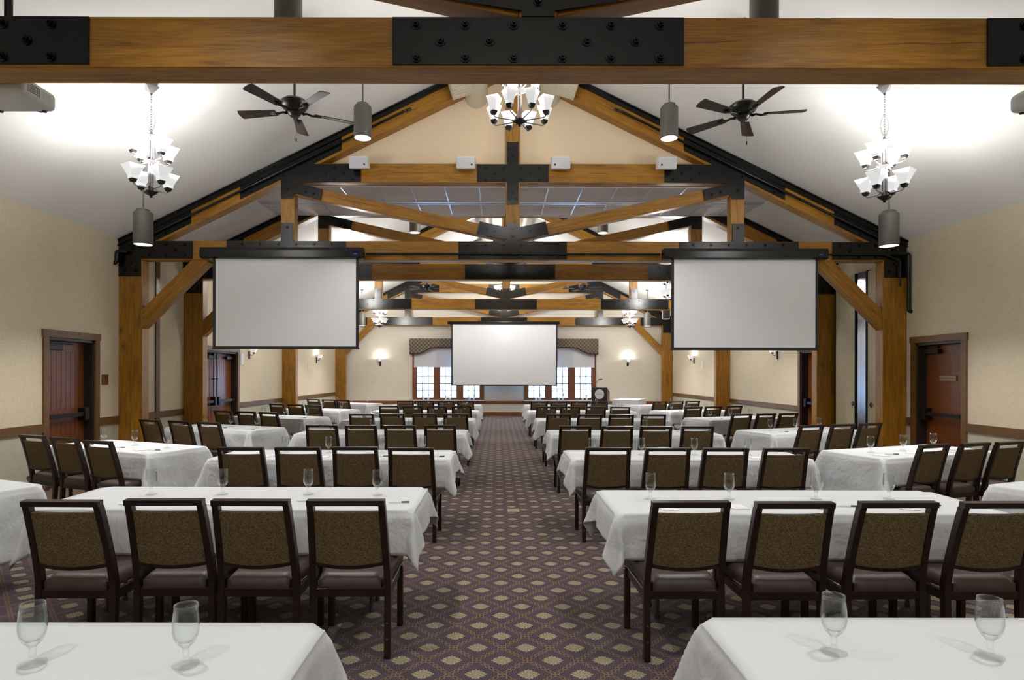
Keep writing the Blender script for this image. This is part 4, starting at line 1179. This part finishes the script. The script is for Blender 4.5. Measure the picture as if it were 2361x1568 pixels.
    slab(lambda u: 0.545-0.016*(1-u*u), lambda u: 0.846, 0.036, 'tweed', 'backrest', puff=0.005)
    slab(lambda u: 0.528-0.016*(1-u*u), lambda u: 0.548-0.016*(1-u*u), 0.034, 'darkwood', 'lower_rail', nz=2, extra=0.004)
    bm = bmesh.new(); secs = []
    for i in range(9):
        u = -1+i/4.0; y0 = -0.112; x = u*0.2115
        secs.append([Vector((x, y0-0.006, 0.882)), Vector((x, y0-0.010, 0.912)), Vector((x, y0+0.034, 0.916)), Vector((x, y0+0.038, 0.884))])
    loft(bm, secs); bmesh.ops.bevel(bm, geom=[e for e in bm.edges if e.calc_face_angle(0) > 0.5], offset=0.004, segments=2, affect='EDGES')
    mobj('top_rail', bm, 'darkwood', t)
    return t

def make_goblet():
    t = empty('water_goblet', (0, 0, 0))
    bm = bmesh.new()
    out = [(0.008, 0.050), (0.012, 0.054), (0.024, 0.066), (0.033, 0.083), (0.0365, 0.103), (0.0360, 0.130), (0.0335, 0.160), (0.0325, 0.177)]
    inn = [(0.0313, 0.177), (0.0323, 0.160), (0.0347, 0.130), (0.0350, 0.104), (0.0312, 0.086), (0.021, 0.071), (0.0, 0.064)]
    lathe(bm, out+inn, 40, False)
    mobj('bowl', bm, 'thin_glass', t, smooth=True)
    bm = bmesh.new()
    lathe(bm, [(0.0, 0.0), (0.036, 0.0), (0.038, 0.0025), (0.036, 0.005), (0.020, 0.009), (0.011, 0.018), (0.0085, 0.030), (0.010, 0.038), (0.0085, 0.044), (0.013, 0.053), (0.020, 0.061), (0.0205, 0.0625), (0.0, 0.0625)], 32, False)
    mobj('stem', bm, 'solid_glass', t, smooth=True)
    return t
def make_pad():
    t = empty('notepad', (0, 0, 0))
    mobj('page_block', bbox(-0.052, 0.052, -0.07, 0.07, 0.0, 0.004), 'paper', t)
    return t
def make_pen():
    t = empty('ballpoint_pen', (0, 0, 0))
    bm = bmesh.new(); tube(bm, [(-0.07, 0, 0.005), (-0.062, 0, 0.005), (0.02, 0, 0.005)], [0.001, 0.0045, 0.0045], 8); mobj('barrel', bm, 'pen_white', t)
    bm = bmesh.new(); tube(bm, [(0.02, 0, 0.0055), (0.072, 0, 0.0055)], 0.0055, 8); mobj('cap', bm, 'pen_green', t)
    return t
PROTO = {}
def spawn(kind, maker, loc, rz=0.0):
    if kind not in PROTO: PROTO[kind] = maker(); o = PROTO[kind]
    else: o = copy_tree(PROTO[kind])
    o.location = loc; o.rotation_euler = (0, 0, rz); return o

TZ = 0.7495
SIDE = {-1: 'left', 1: 'right'}
def seat_label(k, n):
    return ORD[k]
# centre block: (side, row): near-aisle edge X, back edge Y
backY = {1: (2.04, 2.09), 2: (4.50, 4.40), 3: (6.69, 6.71), 4: (9.18, 9.15), 5: (11.62, 11.63), 6: (14.2, 14.2), 7: (16.9, 16.8)}
edgeX = {1: (-0.575, 0.70), 2: (-0.515, 0.72), 3: (-0.46, 0.735), 4: (-0.445, 0.745), 5: (-0.42, 0.73), 6: (-0.43, 0.70), 7: (-0.44, 0.74)}
chairTop = {   # row: left X list (far to aisle), right X list (aisle outward), Ytop left, right
 2: ([-2.352, -1.820, -1.343, -.827], [1.046, 1.60, 2.168, 2.72], 3.23, 3.19),
 3: ([-2.40, -1.87, -1.34, -.806], [1.039, 1.595, 2.135, 2.695], 5.62, 5.62),
 4: ([-2.36, -1.83, -1.30, -.77], [1.04, 1.59, 2.11, 2.675], 8.03, 7.97),
 5: ([-2.34, -1.81, -1.256, -.72], [1.054, 1.58, 2.127, 2.687], 10.33, 10.29),
 6: ([-2.336, -1.82, -1.30, -.766], [1.04, 1.553, 2.093, 2.613], 12.87, 12.75),
 7: ([-2.366, -1.84, -1.317, -.815], [1.052, 1.547, 2.06, 2.577], 15.37, 15.1)}
glassX = {
 1: ([-1.361, -.909], [1.032, 1.49], 1.755, 1.825),
 2: ([-2.436, -1.937, -1.335, -.842], [1.047, 1.581, 2.18, 2.68], 4.20, 4.08),
 3: ([-2.29, -1.82, -1.245, -.805], [1.0, 1.53, 2.09, 2.66], 6.45, 6.33),
 4: ([-2.40, -1.87, -1.30, -.795], [1.08, 1.59, 2.2, 2.68], 8.92, 8.9),
 5: ([-2.35, -1.82, -1.25, -.717], [1.07, 1.60, 2.15, 2.69], 11.35, 11.35),
 6: ([-2.35, -1.86, -1.30, -.763], [1.04, 1.565, 2.16, 2.65], 13.95, 13.9),
 7: ([-2.39, -1.90, -1.344, -.844], [1.128, 1.628, 2.196, 2.727], 16.55, 16.45)}
rr = random.Random(3)
for row in range(1, 8):
    for si, s in enumerate((-1, 1)):
        L = 2.44; sd = SIDE[s]; ex = edgeX[row][si]; by = backY[row][si]
        cx = ex + s*L/2; cy = by - 0.38
        where = 'the %s white table %s of the aisle' % (ORD[row] if row > 1 else 'nearest', sd)
        t = spawn('table8', lambda: make_table(2.44), (cx, cy, 0))
        tag(t, 'folding table under the cloth, %s' % where.replace('white ', 'one '), 'table', 'eight-foot tables beside the aisle')
        t['label'] = 'folding table hidden under cloth, %s in the row %s of the aisle' % (ORD[row] if row > 1 else 'nearest', sd)
        c = cloth(2.44, (row*2+si) % 5); c.location = (cx, cy, 0.748); c.rotation_euler = (0, 0, pi if (row+si) % 2 else 0)
        tag(c, 'white tablecloth with hanging corners on the %s table %s of the aisle' % (ORD[row] if row > 1 else 'nearest', sd), 'tablecloth', 'white cloths on the aisle tables')
        gx = glassX[row][si]; gy = glassX[row][2+si]
        order = list(range(len(gx))) if s > 0 else list(range(len(gx)))[::-1]
        for k, i in enumerate(order):
            g = spawn('goblet', make_goblet, (gx[i], gy + rr.uniform(-.02, .02), TZ), rr.uniform(0, 6))
            tag(g, 'stemmed goblet, %s from the aisle, on %s' % (ORD[k+1], where), 'glass', 'goblets on the aisle tables')
        if row >= 2:
            ct = chairTop[row][si]; ty = chairTop[row][2+si]
            order = list(range(4)) if s > 0 else [3, 2, 1, 0]
            for k, i in enumerate(order):
                c = spawn('chair', make_chair, (ct[i], ty+0.12+(-0.05 if row > 2 else 0.0)+rr.uniform(-.03, .03), 0), DR(rr.uniform(-1.2, 1.2)))
                tag(c, 'brown upholstered chair, %s from the aisle, at %s' % (ORD[k+1], where), 'chair', 'chairs at the aisle tables')
                if row <= 3:
                    px_, py_ = ct[i] + rr.uniform(-.10, .10), cy-0.20 + rr.uniform(-.03, .03)
                    p = spawn('pad', make_pad, (px_, py_, TZ), DR(rr.uniform(-20, 20)))
                    tag(p, 'white notepad, %s from the aisle, on %s' % (ORD[k+1], where), 'notepad', 'notepads on the aisle tables')
                    p = spawn('pen', make_pen, (px_ + 0.17, py_ + rr.uniform(0, .06), TZ+0.001), DR(rr.uniform(-12, 12)))
                    tag(p, 'green-capped pen, %s from the aisle, on %s' % (ORD[k+1], where), 'pen', 'pens on the aisle tables')
# angled tables along the side walls
sideT = {-1: [((-4.45, 4.585), -24), ((-4.37, 7.02), -24), ((-4.35, 9.54), -24), ((-4.32, 11.9), -24), ((-4.30, 14.4), -24), ((-4.33, 17.42), -24)],
          1: [((4.78, 4.62), 22), ((4.62, 6.69), 20), ((4.65, 9.18), 21), ((4.65, 11.75), 21), ((4.60, 14.15), 21), ((4.52, 16.7), 21)]}
sideC = {-1: {2: [(-5.18, 6.62), (-4.65, 6.375), (-4.09, 6.075)], 3: [(-5.13, 8.93), (-4.58, 8.72), (-4.01, 8.50)], 4: [(-5.05, 11.12), (-4.54, 10.93), (-3.99, 10.67)],
              5: [(-4.98, 13.65), (-4.50, 13.47), (-3.98, 13.2)], 6: [(-4.97, 16.3), (-4.48, 16.05), (-4.01, 15.85)]},
         1: {2: [(4.32, 5.87), (4.84, 6.02), (5.31, 6.15)], 3: [(4.234, 8.17), (4.77, 8.35), (5.25, 8.51)], 4: [(4.22, 10.45), (4.70, 10.58), (5.16, 10.71)],
             5: [(4.15, 12.8), (4.62, 12.94), (5.14, 13.12)], 6: [(4.11, 15.3), (4.56, 15.4), (5.04, 15.57)]}}
for s in (-1, 1):
    sd = SIDE[s]
    for i, ((cx, cy), deg) in enumerate(sideT[s]):
        a = DR(deg); ca, sa = math.cos(a), math.sin(a); row = i+1
        nm = ORD[row] if row > 1 else 'nearest'
        where = 'the %s angled table by the %s wall' % (nm, sd)
        t = spawn('table6', lambda: make_table(1.83), (cx, cy, 0), a)
        tag(t, 'folding table hidden under cloth, %s of the angled ones by the %s wall' % (nm, sd), 'table', 'angled tables by the side walls')
        c = cloth(1.83, i % 3); c.location = (cx, cy, 0.748); c.rotation_euler = (0, 0, a + (pi if i % 2 else 0))
        tag(c, 'long white tablecloth on %s' % where, 'tablecloth', 'white cloths on the angled tables')
        if row == 1: continue
        uv = [(-.55, .10), (.02, .10), (.60, .08)] if s < 0 else [(-.54, .05), (-.05, .04), (.47, .06)]
        inner = [2, 1, 0] if s < 0 else [0, 1, 2]
        names = ['nearest the aisle', 'middle one', 'nearest the wall']
        for k, j in enumerate(inner):
            u, v = uv[j]
            g = spawn('goblet', make_goblet, (cx+u*ca-v*sa, cy+u*sa+v*ca, TZ), rr.uniform(0, 6))
            tag(g, 'clear stemmed goblet, %s, on %s' % (names[k], where), 'glass', 'goblets on the angled tables')
            x, y = sideC[s][row][j]; fa = a
            if row > 2: x += s*(0.10 if (k == 0 and s < 0) else 0.06); y -= 0.05
            c = spawn('chair', make_chair, (x - 0.12*sa, y + 0.12*ca, 0), fa + DR(rr.uniform(-2, 2)))
            tag(c, 'brown upholstered chair, %s, at %s' % (names[k], where), 'chair', 'chairs at the angled tables')
            if row <= 5:
                v2 = -0.17; u2 = u + (0.02 if s < 0 else -0.02)
                if row <= 3:
                    p = spawn('pad', make_pad, (cx+(u2-.1)*ca-v2*sa, cy+(u2-.1)*sa+v2*ca, TZ), a+DR(rr.uniform(-25, 25)))
                    tag(p, 'small white notepad, %s, on %s' % (names[k], where), 'notepad', 'notepads on the angled tables')
                p = spawn('pen', make_pen, (cx+(u2+.07)*ca-(v2+.02)*sa, cy+(u2+.07)*sa+(v2+.02)*ca, TZ+0.001), DR(rr.uniform(-8, 8)))
                tag(p, 'green-capped pen, %s, on %s' % (names[k], where), 'pen', 'pens on the angled tables')

# podium with round white sign
px0 = 19.0
t = empty('podium', (3.29, 19.0, 0), DR(-21)); tag(t, 'dark wooden podium with round white sign, near the far right windows', 'podium')
bm = bmesh.new()
ring = [[bm.verts.new((x, y, z)) for y, z in ((-0.22, 0.0), (-0.22, 1.19), (0.22, 1.06), (0.22, 0.0))] for x in (-0.24, 0.24)]
bm.faces.new(ring[0]); bm.faces.new(ring[1][::-1])
for i in range(4): bm.faces.new((ring[0][i], ring[0][(i+1) % 4], ring[1][(i+1) % 4], ring[1][i]))
bmesh.ops.bevel(bm, geom=bm.edges[:], offset=0.006, segments=1, affect='EDGES')
mobj('podium_body', bm, 'podium', t)
bm = bmesh.new(); prism(bm, [(0.145*math.cos(2*pi*i/48), 0.98+0.155*math.sin(2*pi*i/48)) for i in range(48)], -0.232, -0.2205)
sg = mobj('round_sign', bm, 'sign_white', t)
text_mesh('sign_lettering', 'Geisinger', 0.060, 'sign_blue', sg, Matrix.Translation((0, -0.2325, 0.98)) @ Matrix.Rotation(pi/2, 4, 'X'))
bm = bmesh.new(); tube(bm, [(-0.19, 0, 1.12), (-0.19, 0, 1.22), (-0.16, 0, 1.32), (-0.09, 0, 1.41), (-0.05, 0, 1.44)], 0.007, 8); tube(bm, [(-0.07, 0, 1.435), (0.02, 0, 1.445), (0.04, 0, 1.45)], [0.016, 0.017, 0.021], 10)
mobj('microphone', bm, 'dark', t, smooth=True, sharp=50)

# skirted table
t = empty('skirted_table', (4.56, 20.6, 0), DR(-24)); tag(t, 'white pleated skirted table in the far right corner beside the podium', 'table')
W2, L2 = 0.42, 0.80
mobj('table_top', bbox(-W2, W2, -L2, L2, 0.735, 0.752, 0.006, 2), 'cloth', t)
bm = bmesh.new(); per = []
def edge(a, b, n):
    for i in range(n): per.append((a[0]+(b[0]-a[0])*i/n, a[1]+(b[1]-a[1])*i/n))
edge((-W2, -L2), (W2, -L2), 84); edge((W2, -L2), (W2, L2), 160); edge((W2, L2), (-W2, L2), 84); edge((-W2, L2), (-W2, -L2), 160)
lo = []; hi = []
for i, (x, y) in enumerate(per):
    w = 0.014*math.sin(i*pi/4)
    n_ = Vector((x/W2**1, y/L2, 0)).normalized()
    hi.append(bm.verts.new((x+n_.x*w*0.3, y+n_.y*w*0.3, 0.735))); lo.append(bm.verts.new((x+n_.x*(w+0.012), y+n_.y*(w+0.012), 0.015)))
m_ = len(per)
for i in range(m_): j = (i+1) % m_; bm.faces.new((lo[i], lo[j], hi[j], hi[i]))
mobj('pleated_skirt', bm, 'cloth', t, smooth=True)

# potted plants on the sills
def make_plant(tall):
    t = empty('potted_plant', (0, 0, 0)); h = 0.17 if tall else 0.11
    bm = bmesh.new(); lathe(bm, [(0.0, 0.0), (0.030, 0.0), (0.042, 0.075), (0.045, 0.08), (0.038, 0.078), (0.0, 0.07)], 16, False)
    mobj('pot', bm, 'pot', t, smooth=True, sharp=50)
    bm = bmesh.new(); tube(bm, [(0, 0, 0.06), (0.004, 0, h)], 0.005, 6); mobj('stem', bm, 'leaf', t)
    bm = bmesh.new(); rn = random.Random(5 if tall else 9)
    R = 0.062 if tall else 0.048
    for k in range(70):
        d = Vector((rn.gauss(0, 1), rn.gauss(0, 1), rn.gauss(0, 0.8))).normalized(); c0 = Vector((0, 0, h+0.02)) + d*R*rn.uniform(0.45, 1.0)
        u = d.orthogonal().normalized()*rn.uniform(0.010, 0.018); v = d.cross(u); e = d*0.022
        a = bm.verts.new(c0-u); b = bm.verts.new(c0-v*0.5); c = bm.verts.new(c0+u+e); f = bm.verts.new(c0+v*0.5)
        bm.faces.new((a, b, c, f))
    mobj('foliage', bm, 'leaf', t)
    return t
i = 0
names = ['far left', 'second', 'third', 'fourth', 'fifth', 'far right']
for wi, (a, b) in enumerate(((976.8, 987.4), (1028, 1037.8), (1083, 1092.7), (1236, 1245), (1289, 1298), (1343.6, 1353))):
    for j, px in enumerate((a, b)):
        Y = YB-0.09; p = spawn('plant%d' % j, (lambda jj: (lambda: make_plant(jj == 1)))(j), ((px-VX)*Y/F, Y, WZ0-0.005))
        tag(p, '%s green potted plant on the sill of the %s far window' % ('taller' if j else 'shorter', names[wi] if wi in (0, 5) else names[wi] + ' from left'), 'potted plant', 'potted plants on the window sills')
